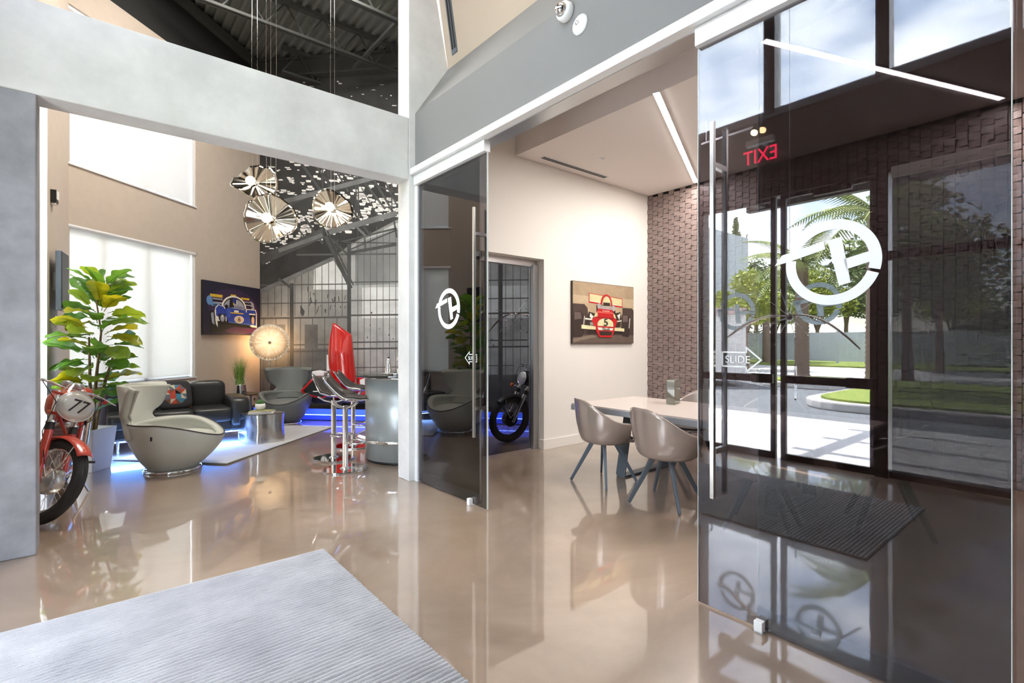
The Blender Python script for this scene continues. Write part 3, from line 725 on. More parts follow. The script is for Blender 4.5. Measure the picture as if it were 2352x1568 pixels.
# lower metal cladding
q([(598, 956), (598, 668), (764, 592), (806, 560), (911, 505), (1245, 470), (1245, 956)], 8, 1)
q([(806, 956), (806, 565), (911, 512), (1245, 480), (1245, 956)], 2, 2)
q([(598, 956), (598, 800), (806, 800), (806, 956)], 1, 2)
q([(620, 956), (620, 860), (1245, 860), (1245, 956)], 1, 2)
q([(816, 655), (816, 560), (911, 525), (990, 510), (990, 650)], 3, 2)
q([(720, 665), (722, 610), (764, 595), (800, 650), (800, 665)], 3, 2)
q([(832, 730), (832, 660), (1245, 655), (1245, 730)], 3, 3)
for y in (585,): ln((681, y), (911, y-2), 4, 6, 4)
for y, w0 in ((652, 2.5), (694, 2.5), (728, 4), (790, 3), (805, 4), (848, 2)):
    ln((598, y+3), (800, y), w0, 6, 4); ln((806, y-4), (1245, y-10), w0, 6, 4)
x = 600
while x < 800:
    top = 668-(x-598)*.46+rg.uniform(-6, 6); ln((x, top), (x, 726), 1.5, 6, 4); x += 15.5
x = 606
while x < 800: ln((x, 730), (x, 956), 1.6, 6, 4); x += 28
x = 822
while x < 1245: ln((x, 520+rg.uniform(0, 20)), (x, 956), 1.3, 6, 4); x += 14.5 if x < 911 else 17
for x in (670, 802, 1000, 1150): ln((x, 560 if x > 700 else 650), (x, 956), 9, 5, 6)
for x in (625, 700, 960): q([(x, 800), (x, 745), (x+30, 745), (x+30, 800)], 1, 5)
q([(690, 720), (690, 700), (700, 715), (697, 726)], 5, 5)
for k in range(60):
    x = rg.uniform(835, 1230); y = rg.uniform(700, 800); s_ = rg.uniform(.6, 2.2); q([(x-s_, y), (x, y-s_*1.5), (x+s_, y), (x, y+s_*1.3)], 6 if rg.random() < .8 else 4, 5)
for k in range(26):
    x = rg.uniform(700, 800); y = rg.uniform(655, 715); ln((x, y), (x+rg.uniform(-3, 3), y+rg.uniform(4, 14)), rg.uniform(1, 2.4), 5, 5)
# torn roof: bright openings between dark rafters
def hole(x, y, w_, h_):
    sl = w_*.12
    q([(x, y), (x+w_*.92, y+sl*.3), (x+w_, y+h_*.5), (x+w_*.9, y+h_), (x+w_*.12, y+h_*.95), (x-w_*.05, y+h_*.4)], 4, 3)
def holes(n, reg, wr, hr, seed):
    g = random.Random(seed); k = 0
    while k < n:
        x = g.uniform(598, 908); y = g.uniform(360, 610)
        if reg(x, y): hole(x, y, g.uniform(*wr), g.uniform(*hr)); k += 1
holes(70, lambda x, y: 660 < x < 840 and 350 < y < 470-(x-640)*.30, (4, 15), (2.2, 6), 1)
holes(34, lambda x, y: 608 < x < 690 and 380 < y < 455, (4, 14), (2, 3.6), 2)
holes(150, lambda x, y: 715 < x < 910 and 455-(x-690)*.22 < y < 560-(x-700)*.33, (6, 17), (3.5, 8), 3)
holes(95, lambda x, y: 640 < x < 760 and 480 < y < 560-(x-640)*.2 and x+y > 1180-60, (5, 15), (3, 6), 4)
holes(36, lambda x, y: 598 < x < 650 and 535 < y < 610-(x-598)*.5, (4, 14), (2, 4), 5)
holes(26, lambda x, y: 690 < x < 910 and 178 < y < 262, (3, 10), (1.5, 3), 6) if False else None
g6 = random.Random(8)
for k in range(30): hole(g6.uniform(692, 908), g6.uniform(176, 262), g6.uniform(2, 11), g6.uniform(1, 3))
for x0, y0, x1, y1, w_ in ((690, 372, 760, 470, 6), (720, 372, 775, 450, 4), (735, 380, 905, 640-200, 3), (838, 420, 885, 480, 5), (860, 415, 905, 490, 5), (882, 412, 911, 470, 4),
                           (800, 470, 850, 540, 4), (700, 500, 742, 560, 5), (665, 500, 700, 545, 4), (765, 380, 800, 440, 4), (780, 450, 835, 500, 3), (830, 430, 870, 500, 2)):
    ln((x0, y0), (x1, y1), w_, 5, 5)
for x in (741, 754, 818, 823, 900): ln((x, 385), (x, 500), 3, 5, 5)
ln((640, 480), (700, 450), 14, 5, 6); ln((652, 463), (858, 408), 11, 7, 7); ln((760, 432), (911, 398), 9, 5, 6)
ln((598, 598), (745, 534), 22, 5, 6); ln((640, 576), (745, 538), 9, 7, 7); ln((745, 536), (911, 490), 13, 7, 7)
ln((598, 669), (764, 594), 9, 7, 7); ln((598, 672), (764, 598), 3, 4, 8) if False else None
ln((742, 530), (806, 662), 9, 5, 7); ln((752, 530), (812, 655), 3, 5, 7); ln((758, 545), (799, 585), 4, 5, 7)
ln((777, 557), (911, 524), 4, 5, 7); ln((777, 556), (911, 558), 2.5, 5, 7); ln((802, 574), (911, 528), 3, 5, 7); ln((804, 580), (911, 561), 7, 5, 7); ln((838, 545), (840, 578), 3, 5, 7); ln((775, 550), (775, 590), 3, 5, 7)
ln((905, 505), (911, 545), 4, 5, 7); ln((640, 640), (668, 660), 6, 5, 7); ln((818, 520), (840, 542), 5, 7, 8)
o = frame(mu.build('hangar_mural', mm), 'L')
tag(o, 'floor to ceiling black and white mural of a derelict hangar on the far lounge wall', 'mural')

# ================================================================ LAMPS AND CEILING FITTINGS
def strip(px0, py0, px1, py1, lab, z=3.675):
    def g(px, py): t = (z-1.4)*1150/(784-py); return Vector(((px-1176)/1150*t, t, z))
    p, q_ = g(px0, py0), g(px1, py1); d = q_-p; L = d.length; mid = (p+q_)/2
    o = thing('strip_light', lab, 'ceiling light', (mid.x, mid.y, z), math.atan2(d.y, d.x), 'diagonal ceiling strips')
    MB().box(-L/2, L/2, -.032, .032, -.003, .014).build('housing', 'white', o)
    MB().box(-L/2+.01, L/2-.01, -.024, .024, -.008, -.003).build('diffuser', 'tube', o)
    l_ = area('strip_light_lamp', (mid.x, mid.y, z-.012), (0, 0, math.atan2(d.y, d.x)), L, .045, 72, (1, .955, .91))
strip(1507, 212, 1598, 418, 'white linear ceiling light seen left of the sliding door edge')
strip(1752, 92, 2302, 227, 'long white linear ceiling light seen through the smoked glass')
area('meeting_area_fill', GP(5.2, .2, 3.66), (0, 0, TH), 2.2, 3.0, 78, (1, .96, .92))  # added fill light besides the strips, no fitting of the ceiling
ag = tag(frame(empty('slot_diffuser'), 'G'), 'narrow twin slot air diffuser in the pale ceiling along the cream wall', 'air vent')
def gz(px, py, z): t = (z-1.4)*1150/(784-py); X = (px-1176)/1150*t; return (CT*X+ST*t, -ST*X+CT*t)
v0, v1 = gz(1240, 362, 3.69), gz(1385, 409, 3.69)
MB().box(v0[0], v1[0], v0[1]-.085, v0[1]+.0, 3.683, 3.691).build('frame', 'white', ag)
for k in (0, 1): MB().box(v0[0]+.01, v1[0]-.01, v0[1]-.07+.035*k, v0[1]-.05+.035*k, 3.679, 3.6835).build('slot', 'black', ag)
v = gz(1383, 364, 3.69)
tag(frame(MB().lathe([(.0, -.02), (.012, -.02), (.014, -.008), (.04, -.006), (.042, 0), (0, 0)], (v[0], v[1], 3.69)).build('sprinkler_head', 'white'), 'G'), 'tiny white round sprinkler head in the pale ceiling', 'sprinkler')
# vent on the tan bulkhead
vb = tag(frame(empty('slot_diffuser'), 'G'), 'dark twin slot air grille high on the tan bulkhead', 'air vent')
def slant(s_, a, off): z = 4.28+s_*3.12; b_ = 2.86-.5*s_; return (b_-off, a, z)
for lo, hi, da, off, mm_ in ((.03, .9, .05, .008, 'leg_grey'), (.045, .88, .012, .012, 'black')):
    for sgn in ((0,) if mm_ == 'leg_grey' else (-1, 1)):
        ac = 4.36+sgn*.022
        MB().add([slant(lo, ac-da, 0), slant(lo, ac+da, 0), slant(hi, ac+da, 0), slant(hi, ac-da, 0), slant(lo, ac-da, off), slant(lo, ac+da, off), slant(hi, ac+da, off), slant(hi, ac-da, off)],
                 [(0, 1, 2, 3), (7, 6, 5, 4), (0, 4, 5, 1), (1, 5, 6, 2), (2, 6, 7, 3), (3, 7, 4, 0)]).build('frame' if mm_ == 'leg_grey' else 'slot', mm_, vb)
# dome camera and round sensor on the grey header
a_, z_ = pix_b(1303, 30, 2.47)
o = thing('dome_camera', 'white dome security camera on the grey header above the glass doors', 'camera', GP(2.47, a_, z_), TH)
MB().lathe([(0, 0), (.062, 0), (.066, .01), (.062, .045), (.05, .055), (.0, .055)], axis=(-1, 0, 0), n=32).build('base', 'white', o)
MB().lathe([(.046, .05), (.045, .065), (.036, .085), (.02, .096), (0, .1)], axis=(-1, 0, 0), n=24).build('dome', 'chrome', o)
a_, z_ = pix_b(1333, 57, 2.47)
o = thing('motion_sensor', 'flat white round sensor beside the dome camera', 'sensor', GP(2.47, a_, z_), TH)
MB().lathe([(0, 0), (.066, 0), (.066, .006), (.05, .018), (.02, .022), (0, .022)], axis=(-1, 0, 0), n=32).build('body', 'white', o)
MB().lathe([(.016, .021), (.014, .027), (0, .028)], (0, .01, .012), axis=(-1, 0, 0), n=16).build('lens', 'alu', o)
# exit sign
eb = 5.45; (a0, z0), (a1, z1) = pix_b(1722, 366, eb), pix_b(1773, 366, eb)
o = thing('exit_sign', 'clear edge lit sign with red EXIT letters, mirrored in the smoked glass door', 'sign', GP(mirb(eb), (a0+a1)/2, 3.26), TH)
W = (a0-a1)/2+.015
MB().box(-.003, .003, -W, W, -.02, .24).build('panel', 'clear', o)
MB().box(-.03, .03, -W-.01, W+.01, .24, .30).build('canopy', 'alu', o)
MB().bar((0, 0, .27), (BS-mirb(eb), 0, .27), .03, .03).build('wall_arm', 'alu', o)
M['exit'] = mat('red_exit_letter', (.8, .01, .05), .5, emit=(1, .01, .08), estr=7)
text('lettering', 'EXIT', .215, 'exit', o, basis((0, 1, 0), (0, 0, 1), (1, 0, 0), (.004, 0, .115)), .002, sx=.82)
# small track spots behind the glass
o = thing('spot_track', 'short ceiling track with warm spot heads seen through the sliding door', 'track light', GP(4.75, 0, 0), TH)
a0, z0 = pix_b(1612, 312, 4.75); a1, z1 = pix_b(1762, 262, 4.75)
MB().box(-.012, .012, a1, a0, 3.40, 3.42).build('track', 'white_al', o)
for k, px in enumerate((1738, 1757)):
    a_, _ = pix_b(px, 266, 4.75)
    s_ = MB().cyl((0, a_, 3.41), (-.05, a_, 3.34), .03, .036, 14).build('spot_head', 'steel', o)
    MB().cyl((-.05, a_, 3.34), (-.054, a_, 3.335), .03, n=14).build('bulb', mat('warm_spot', (1, .8, .5), .4, emit=(1, .66, .3), estr=30), s_)
for a_ in (a0-.05, a1+.05): MB().cyl((0, a_, 3.42), (0, a_, 3.69), .006).build('stem', 'white_al', o)

# ================================================================ PICTURES
def flat_print(name, parent, f, shapes):
    """printed artwork: flat coloured shapes on one canvas; shapes = (rgb, [(u,v)...])"""
    mats = []; idx = {}; m = MB()
    for k, (c, pts) in enumerate(shapes):
        if c not in idx: idx[c] = len(mats); mats.append(mat('print_ink', c, .45, var=.12, scale=8))
        m.prism(pts, 0, .0008+.00035*k, f, idx[c])
    return m.build(name, mats, parent)
def ellp(cx, cy, rx, ry, n=20, a0=0, a1=360): return [(cx+rx*math.cos(math.radians(a0+(a1-a0)*k/n)), cy+ry*math.sin(math.radians(a0+(a1-a0)*k/n))) for k in range(n+(0 if a1-a0 == 360 else 1))]
def rect(x0, y0, x1, y1): return [(x0, y0), (x1, y0), (x1, y1), (x0, y1)]
# red racing car picture on the cream wall: unit canvas u 0..1 to the right, v 0..1 down
o = thing('wall_picture', 'canvas picture of a red number 5 racing car on the cream wall', 'picture', (0, 0, 0), TH)
b0, b1, zt, zb = 4.94, 6.28, 2.225, 1.372
MB().box(b0, b1, 4.69, 4.725, zb, zt).build('canvas_frame', mat('dark_brown_edge', (.05, .03, .022), .5), o, bevel=.002)
f = lambda u, v, t: (b0+.006+(b1-b0-.012)*u, 4.6895-t, zt-.006-(zt-zb-.012)*v)
BR, DK, TY, CRM, RD, RD2, YL, WH = (.42, .31, .2), (.045, .03, .025), (.075, .05, .042), (.72, .66, .36), (.55, .02, .02), (.3, .012, .015), (.78, .72, .42), (.8, .78, .68)
S = [(BR, rect(0, 0, 1, .42)), ((.55, .43, .28), rect(0, .22, 1, .36)), ((.50, .38, .24), rect(0, .34, 1, .80)), (DK, rect(0, .78, 1, 1)), ((.14, .1, .08), rect(0, .86, 1, 1)), ((.25, .19, .14), [(0, .93), (.3, .86), (.36, .9), (.1, .96), (0, 1)]),
     (RD, [(.24, .17), (.80, .22), (.80, .38), (.24, .33)]), (CRM, [(.25, .18), (.79, .23), (.79, .355), (.25, .31)]), (WH, [(.25, .295), (.79, .345), (.79, .355), (.25, .305)]),
     (TY, [(0, .36), (.17, .36), (.22, .42), (.23, .60), (.20, .86), (.0, .88)]), (TY, [(.80, .38), (.97, .38), (1, .42), (1, .86), (.80, .86)]),
     (DK, [(0, .50), (.12, .48), (.165, .54), (.165, .84), (.12, .90), (0, .90)]), (DK, [(.79, .50), (.90, .49), (.93, .54), (.93, .84), (.90, .90), (.80, .88), (.77, .80)]),
     ((.16, .115, .1), [(.02, .50), (.11, .50), (.13, .60), (.02, .62)]), ((.16, .115, .1), [(.80, .51), (.89, .51), (.90, .62), (.80, .63)]),
     (WH, [(.165, .55), (.175, .56), (.16, .74), (.15, .74)]), (WH, [(.925, .56), (.935, .56), (.92, .74), (.91, .74)]),
     (DK, [(.24, .48), (.40, .52), (.40, .72), (.18, .72), (.22, .56)]), (DK, [(.60, .50), (.76, .46), (.78, .56), (.76, .72), (.60, .74)]), (WH, [(.18, .585), (.34, .60), (.34, .625), (.18, .61)]), (WH, [(.62, .625), (.78, .60), (.78, .62), (.62, .65)]),
     (WH, [(.26, .50), (.31, .56), (.28, .6), (.25, .56)]), (WH, [(.70, .52), (.76, .48), (.74, .60)]), ((.3, .28, .25), [(.25, .66), (.3, .64), (.32, .70), (.26, .71)]),
     (DK, [(.36, .36), (.66, .38), (.68, .52), (.36, .50)]), ((.45, .42, .4), ellp(.40, .38, .03, .05)), ((.45, .42, .4), ellp(.64, .40, .03, .05)),
     (RD, ellp(.52, .34, .095, .17, 20, 180, 360)), (BR, ellp(.52, .345, .075, .145, 20, 180, 360)), (CRM, ellp(.52, .33, .06, .12)), (DK, rect(.465, .31, .575, .37)), ((.4, .36, .34), [(.41, .37), (.62, .38), (.62, .43), (.40, .42)]),
     (RD, [(.38, .42), (.62, .43), (.66, .56), (.70, .62), (.64, .82), (.60, .90), (.40, .90), (.36, .82), (.28, .62), (.34, .54)]),
     (RD2, [(.36, .56), (.66, .57), (.62, .60), (.40, .585)]), (CRM, [(.34, .50), (.37, .48), (.37, .55), (.31, .57)]), (CRM, [(.63, .49), (.66, .51), (.68, .58), (.64, .56)]), ((.75, .12, .1), [(.36, .46), (.62, .47), (.63, .50), (.36, .49)]),
     (YL, ellp(.50, .68, .13, .10, 24, 180, 360)+[(.63, .72), (.37, .71)]), (WH, [(.37, .735), (.63, .745), (.615, .79), (.385, .78)]),
     (YL, [(.12, .70), (.335, .72), (.34, .775), (.12, .765)]), (YL, [(.655, .735), (.82, .745), (.82, .80), (.65, .79)]),
     (RD, [(.365, .78), (.635, .785), (.60, .90), (.40, .90)]), (DK, [(.39, .80), (.61, .805), (.595, .87), (.41, .87)])]
S = [(c, p) for c, p in S]
pr = flat_print('print', o, f, S)
GX = lambda b, a, z: basis((1, 0, 0), (0, 0, 1), (0, -1, 0), (b, a, z))
cx = lambda u: b0+(b1-b0)*u
cz = lambda v: zt-(zt-zb)*v
M['ink'] = mat('black_ink', (.02, .015, .012), .5); M['ink_w'] = mat('cream_ink', (.8, .75, .55), .5)
text('number', '5', .15, 'ink', pr, GX(cx(.50), 4.668, cz(.65)), .0004, sx=1.5)
text('lettering', 'Shell', .07, 'ink', pr, GX(cx(.50), 4.667, cz(.762)), .0004, sx=1.25)
text('lettering', 'Firestone', .034, 'ink_w', pr, GX(cx(.50), 4.666, cz(.455)), .0004, sx=1.2)
# blue racing car picture on the window side wall (L frame)
o = thing('wall_picture', 'glossy dark picture of a blue number 6 racing car beside the tall window', 'picture'); frame(o, 'L')
y0, y1, zt2, zb2 = -1.735, -.06, 2.548, 1.53
MB().box(0.003, .05, y0, y1, zb2, zt2).build('canvas_frame', 'black', o, bevel=.002)
f2 = lambda u, v, t: (.0505+t, y0+.004+(y1-y0-.008)*u, zt2-.004-(zt2-zb2-.008)*v)
NV, PU, BL, LB, GD, GY, BK = (.012, .010, .03), (.06, .02, .07), (.02, .05, .33), (.12, .25, .5), (.65, .42, .03), (.33, .34, .40), (.008, .007, .008)
S = [(NV, rect(0, 0, 1, 1)), ((.035, .018, .06), ellp(.50, .45, .44, .36)), (PU, ellp(.56, .55, .40, .34)), ((.09, .02, .07), ellp(.62, .86, .34, .12)), (BK, [(.10, .55), (.86, .62), (.84, .86), (.5, .84), (.2, .97), (.10, .97)]),
     (GD, rect(.10, .235, .30, .29)), (GD, rect(.62, .235, .78, .275)), (GY, rect(.14, .31, .30, .335)), (GY, rect(.68, .31, .80, .33)), (GY, rect(.14, .38, .30, .41)), (GY, rect(.68, .37, .82, .39)), (LB, ellp(.09, .36, .045, .09)), (LB, [(.09, .38), (.26, .42), (.28, .47), (.12, .46)]), (GY, [(.80, .28), (.86, .33), (.88, .45), (.82, .46)]), (BK, rect(.14, .345, .28, .37)), (BK, rect(.70, .34, .82, .36)), (BK, rect(.15, .43, .29, .45)), (BK, rect(.72, .41, .84, .43)),
     (GY, [(.11, .60), (.15, .58), (.17, .82), (.13, .78)]), (WH, [(.17, .54), (.20, .54), (.22, .86), (.19, .80)]),
     (GD, rect(.44, .20, .53, .235)), (WH, ellp(.50, .46, .215, .235, 20, 180, 360)), (BK, ellp(.50, .47, .195, .215, 20, 180, 360)), (GY, ellp(.50, .48, .185, .20, 20, 180, 360)), ((.2, .22, .32), [(.31, .42), (.68, .42), (.70, .50), (.31, .50)]), (BK, [(.42, .27), (.50, .27), (.49, .45), (.41, .47)]), ((.02, .03, .2), ellp(.51, .32, .05, .06)), (WH, rect(.535, .30, .55, .37)), (BK, ellp(.36, .45, .03, .04)), (GD, rect(.475, .36, .49, .41)),
     (WH, [(.18, .50), (.22, .43), (.32, .45), (.36, .53), (.36, .74), (.18, .74)]), (BL, [(.185, .50), (.23, .44), (.31, .46), (.345, .54), (.345, .72), (.19, .64)]), (WH, [(.72, .46), (.90, .46), (.92, .54), (.92, .84), (.80, .82), (.70, .60)]), (BL, [(.73, .475), (.89, .475), (.905, .54), (.905, .80), (.80, .78), (.71, .58)]),
     (BL, [(.32, .50), (.40, .47), (.70, .50), (.80, .78), (.82, .80), (.40, .76), (.34, .62)]), ((.04, .09, .45), [(.36, .50), (.44, .49), (.42, .66), (.38, .66)]), (LB, [(.39, .745), (.80, .775), (.80, .785), (.40, .757)]),
     (BK, [(.23, .60), (.34, .60), (.345, .76), (.27, .77), (.23, .70)]), (GY, ellp(.29, .68, .035, .07)), (WH, rect(.275, .63, .30, .66)), (BK, [(.78, .57), (.88, .56), (.885, .74), (.81, .76)]), (WH, rect(.77, .55, .89, .575)), ((.5, .35, .25), ellp(.84, .69, .03, .08)), (GD, rect(.43, .555, .66, .575)), (WH, rect(.49, .51, .57, .55)), (WH, ellp(.58, .69, .085, .075)), ((.6, .45, .32), ellp(.58, .69, .075, .066)), (WH, [(.80, .80), (.92, .82), (.92, .84), (.81, .83)])]
pr = flat_print('print', o, f2, S)
text('number', '6', .13, 'ink', pr, basis((0, 1, 0), (0, 0, 1), (1, 0, 0), (.0505+.020, y0+(y1-y0)*.58, zt2-(zt2-zb2)*.69)), .0004, sx=1.3)

# ================================================================ MEETING TABLE AND CHAIRS
A1, B0 = 3.82, 4.00; BW, AL = 1.12, 2.6
t_ = thing('meeting_table', 'long pale table with thick grey edges behind the glass doors', 'table', GP(B0+BW/2, A1-AL/2), TH)
MB().box(-BW/2+.006, BW/2-.006, -AL/2+.006, AL/2-.006, .708, .725).build('table_top', 'table_top', t_)
MB().box(-BW/2, BW/2, -AL/2, AL/2, .655, .712).build('edge_frame', 'table_edge', t_, bevel=.002)
for y in (-AL/2+.55, AL/2-.55):
    l_ = MB()
    l_.bar((-.40, y, .01), (.40, y, .01), .10, .02, up=(0, 0, 1))
    l_.bar((-.40, y, .02), (-.26, y, .655), .02, .11, up=(0, 1, 0)); l_.bar((.40, y, .02), (.26, y, .655), .02, .11, up=(0, 1, 0)); l_.bar((-.3, y, .645), (.3, y, .645), .1, .02)
    l_.build('leg', 'leg_grey', t_, bevel=.003)
MB().box(-.11, -.02, -.28, -.16, .7255, .732).build('table_hatch', 'leg_grey', t_)
def chair_shell(th, v):
    """v 0 centre .. 1 rim; th 0 = front"""
    d = abs((th+PI) % (2*PI)-PI); dd = math.degrees(d)
    if dd < 46: h = .455
    elif dd < 62: h = .455+.165*(1-math.cos(PI*(dd-46)/16))/2
    else: h = .62+.215*((1-math.cos(PI*min(1, (dd-62)/105)))/2)**1.25
    R = .25+(.03 if dd > 55 else 0)-(.025*((dd-90)/90) if dd > 90 else 0)
    if dd < 46: R = .315-.05*(dd/46)**2
    r = R*math.sin(min(1, v*1.15)*PI/2)**.9
    z = .405+.035*(v**3)+(h-.44)*max(0, (v-.45)/.55)**1.6
    if dd < 46 and v > .75: z -= .035*((v-.75)/.25)
    flare = 1+(.10 if dd > 55 else .03)*max(0, v-.7)/.3
    return (r*flare*math.cos(th), r*flare*math.sin(th)*(1.08 if dd < 150 else 1.0), z)
def dining_chair(lab, loc, rz):
    o = thing('dining_chair', lab, 'chair', loc, rz, 'bucket chairs at the meeting table')
    m = MB(); m.grid(lambda u, v: chair_shell(u*2*PI, .04+.96*v), 56, 16, cu=True)
    c = chair_shell(0, .0); k = len(m.v); m.v.append((0, 0, .405)); W = 56
    for i in range(W): m.f.append((k, (i+1) % W, i)); m.mi.append(0); m.sm.append(True)
    m.build('shell', 'taupe', o, solid=.016, offset=0, sub=1)
    m = MB(); m.grid(lambda u, v: (lambda p: (p[0]*.9, p[1]*.9, p[2]+.016))(chair_shell(u*2*PI, .02+.72*v)), 40, 8, cu=True)
    k = len(m.v); m.v.append((0, 0, .42))
    for i in range(40): m.f.append((k, (i+1) % 40, i)); m.mi.append(0); m.sm.append(True)
    m.build('seat_pad', 'seat_dark', o, solid=.012, offset=0)
    MB().lathe([(0, .395), (.06, .395), (.07, .41), (0, .412)], n=16).build('hub', 'leg_grey', o)
    for k in range(4):
        t = math.radians(70)+k*PI/2; c_, s_ = math.cos(t), math.sin(t)
        l_ = MB(); p = Vector((.10*c_, .10*s_, .415)); q_ = Vector((.325*c_, .325*s_, .0))
        d = (q_-p).normalized(); x = Vector((-s_, c_, 0)); y = d.cross(x)
        vs = []
        for c3, w_, h_ in ((p, .016, .024), (q_, .010, .014)):
            for a_, b_2 in ((-1, -1), (1, -1), (1, 1), (-1, 1)): vs.append(c3+x*a_*w_+y*b_2*h_)
        l_.add(vs, [(3, 2, 1, 0), (4, 5, 6, 7), (0, 1, 5, 4), (1, 2, 6, 5), (2, 3, 7, 6), (3, 0, 4, 7)])
        zmin = min(v[2] for v in l_.v)
        l_.v = [(v[0], v[1], v[2]-zmin if v[2] < .1 else v[2]) for v in l_.v]
        l_.build('leg', 'leg_grey', o, bevel=.003)
    return o
ch = dining_chair('taupe bucket chair at the near left corner of the meeting table', (.92, 5.03, 0), math.radians(14))
def mkchair(loc, rz, lab): return dup(ch, loc, math.radians(rz), lab)
mkchair((1.34, 4.36, 0), 22, 'taupe bucket chair in the middle of the near side, left of the door handle')
mkchair((1.86, 3.72, 0), 30, 'taupe bucket chair at the near side seen through the smoked glass')
mkchair(GP(B0+BW+.14, 3.05), 219.6, 'taupe bucket chair on the far side, its back showing beside the glass vase')
mkchair(GP(B0+BW+.14, 2.25), 225, 'taupe bucket chair on the far side behind the sliding door handle')
mkchair(GP(B0+BW/2, A1-AL-.12), 129.6, 'taupe bucket chair at the right end of the table behind the glass')
v = thing('glass_vase', 'square smoky glass vase standing on the meeting table', 'vase', (1.745, 5.42, .7255), TH+.25)
MB().box(-.10, .10, -.05, .05, 0, .27).build('glass_body', 'clear', v, bevel=.004)
MB().box(-.094, .094, -.044, .044, .008, .262).build('filling', sheer('smoky_filling', (.30, .29, .24), .5, .38), v)

# ================================================================ RUGS
def rib_rug(nm, lab, cat, b0, b1, a0, a1, along_b, pitch, h, m, seed):
    r = tag(frame(empty(nm), 'G'), lab, cat); rg = random.Random(seed)
    MB().box(b0, b1, a0, a1, .001, .006).build('backing', m, r)
    o = MB(); n = int(((a1-a0) if along_b else (b1-b0))/pitch); L = (b1-b0) if along_b else (a1-a0); N = max(8, int(L/.045))
    for k in range(n):
        c = ((a0 if along_b else b0)+(k+.5)*pitch); s0 = (b0 if along_b else a0); vs = []
        for i in range(N+1):
            s_ = s0+L*i/N; j = rg.uniform(-.0012, .0012); hh = h*rg.uniform(.82, 1.12)
            for off, z in ((-.46, .004), (-.26, hh*.85), (0, hh), (.26, hh*.85), (.46, .004)):
                u = c+off*pitch+j; vs.append((s_, u, z) if along_b else (u, s_, z))
        fs = [(i*5+q_, i*5+q_+1, (i+1)*5+q_+1, (i+1)*5+q_) for i in range(N) for q_ in range(4)]
        e0 = tuple(range(5)); e1 = tuple(range(N*5, N*5+5)); o.add(vs, fs, 0, True); o.add([vs[i] for i in e0]+[vs[i] for i in e1], [(0, 1, 2, 3, 4), (9, 8, 7, 6, 5)])
    tag(o.build('pile_ribs', m, r), kind='stuff')
M['rug_l'] = mat('pale_grey_wool', (.32, .325, .345), .95, col2=(.47, .475, .495), scale=3.0, bump=.5, bscale=220, sheen=.3)
M['mat_d'] = mat('charcoal_matting', (.055, .06, .07), .95, col2=(.085, .09, .105), scale=4, bump=.6, bscale=160)
rib_rug('lobby_rug', 'pale grey ribbed wool rug on the lobby floor in the foreground', 'rug', -.37, 1.165, 1.02, 3.41, True, .0255, .016, 'rug_l', 3)
M['carpet'] = mat('silver_carpet', (.42, .42, .39), .85, col2=(.62, .61, .57), scale=2.2, bump=.3, bscale=300, sheen=.6)
lr = tag(empty('lounge_rug', (-3.85, 7.0, 0), LR), 'silvery grey flat rug under the metal drum table', 'rug')
MB().box(-.66, .76, -1.2, 1.3, .002, .014).build('pile', 'carpet', lr, bevel=.004)
MB().box(-.68, .78, -1.22, 1.32, .001, .009).build('binding', mat('rug_binding', (.16, .16, .15), .9), lr)

# ================================================================ LOUNGE SEATING
def wing_chair(lab, loc, rz, lm, inner):
    o = thing('wing_chair', lab, 'armchair', loc, rz, None)
    # one continuous tub: outer skin; th 0 = front, 180 = back
    def tub(th, v):
        d = abs((th+PI) % (2*PI)-PI); dd = math.degrees(d)
        h = .37+.17*((1-math.cos(PI*min(1, dd/95)))/2)
        r0 = .25+.20*math.sin(PI/2*min(1, v*1.1))**.9-.012*max(0, v-.85)/.15; fx_ = 1+.18*max(0, math.cos(d))*v**1.5
        return (r0*fx_*math.cos(th)*(.96 if dd < 120 else .94), r0*math.sin(th)*.96, .035+(h-.035)*v)
    m = MB(); m.grid(lambda u, v: tub(u*2*PI, v), 64, 14, cu=True)
    m.build('tub', lm, o, solid=.085, offset=-1)
    MB().tube([Vector(tub(2*PI*k/64, 1.0)) for k in range(64)], .007, 6, closed=True).build('piping', 'seat_dark', o)
    # back: rises out of the tub, narrow neck, then wings wrapping forwards
    def back(u, v):
        s_ = (u-.5)*2; z = .38+.56*v; x = -.355-.125*v
        n_ = math.exp(-((v-.36)/.13)**2)                     # the neck
        w_ = .335+.05*v-.115*n_
        curl = .10+.17*max(0, v-.45)/.55-.05*n_
        if v > .92: w_ *= 1-.05*((v-.92)/.08)**2
        return (x+curl*(abs(s_)**2.0), s_*w_, z-(.02*abs(s_)**2 if v > .9 else 0))
    m = MB(); m.grid(back, 20, 26); m.build('backrest', lm, o, solid=.075, offset=0, sub=1)
    m = MB(); m.grid(lambda u, v: (lambda p: (p[0]+.044, p[1]*.92, p[2]))(back(u, .02+.95*v)), 18, 22); m.build('inner_cushion', inner, o, solid=.02, offset=0)
    m = MB(); m.ell((.04, 0, .33), (.36, .335, .085), 32, 10, e=.7).build('seat_cushion', inner, o)
    MB().lathe([(0, .0), (.27, .0), (.275, .012), (.26, .032), (0, .036)], n=36).build('swivel_base', 'chrome', o)
    MB().box(-.006, .006, -.5, -.482, .40, .44).build('pull_tab', 'black', o)
    return o
def m_last(parent): return parent.children[-1] if parent.children else parent
_sw = wing_chair('pale grey leather wing chair seen from its side by the rug', (-3.72, 5.50, 0), math.radians(12), 'leather_w', 'leather_w')
wing_chair('slate grey wing chair facing the camera by the round floor lamp', (-3.90, 8.62, 0), math.radians(-78), 'leather_g', 'leather_g')
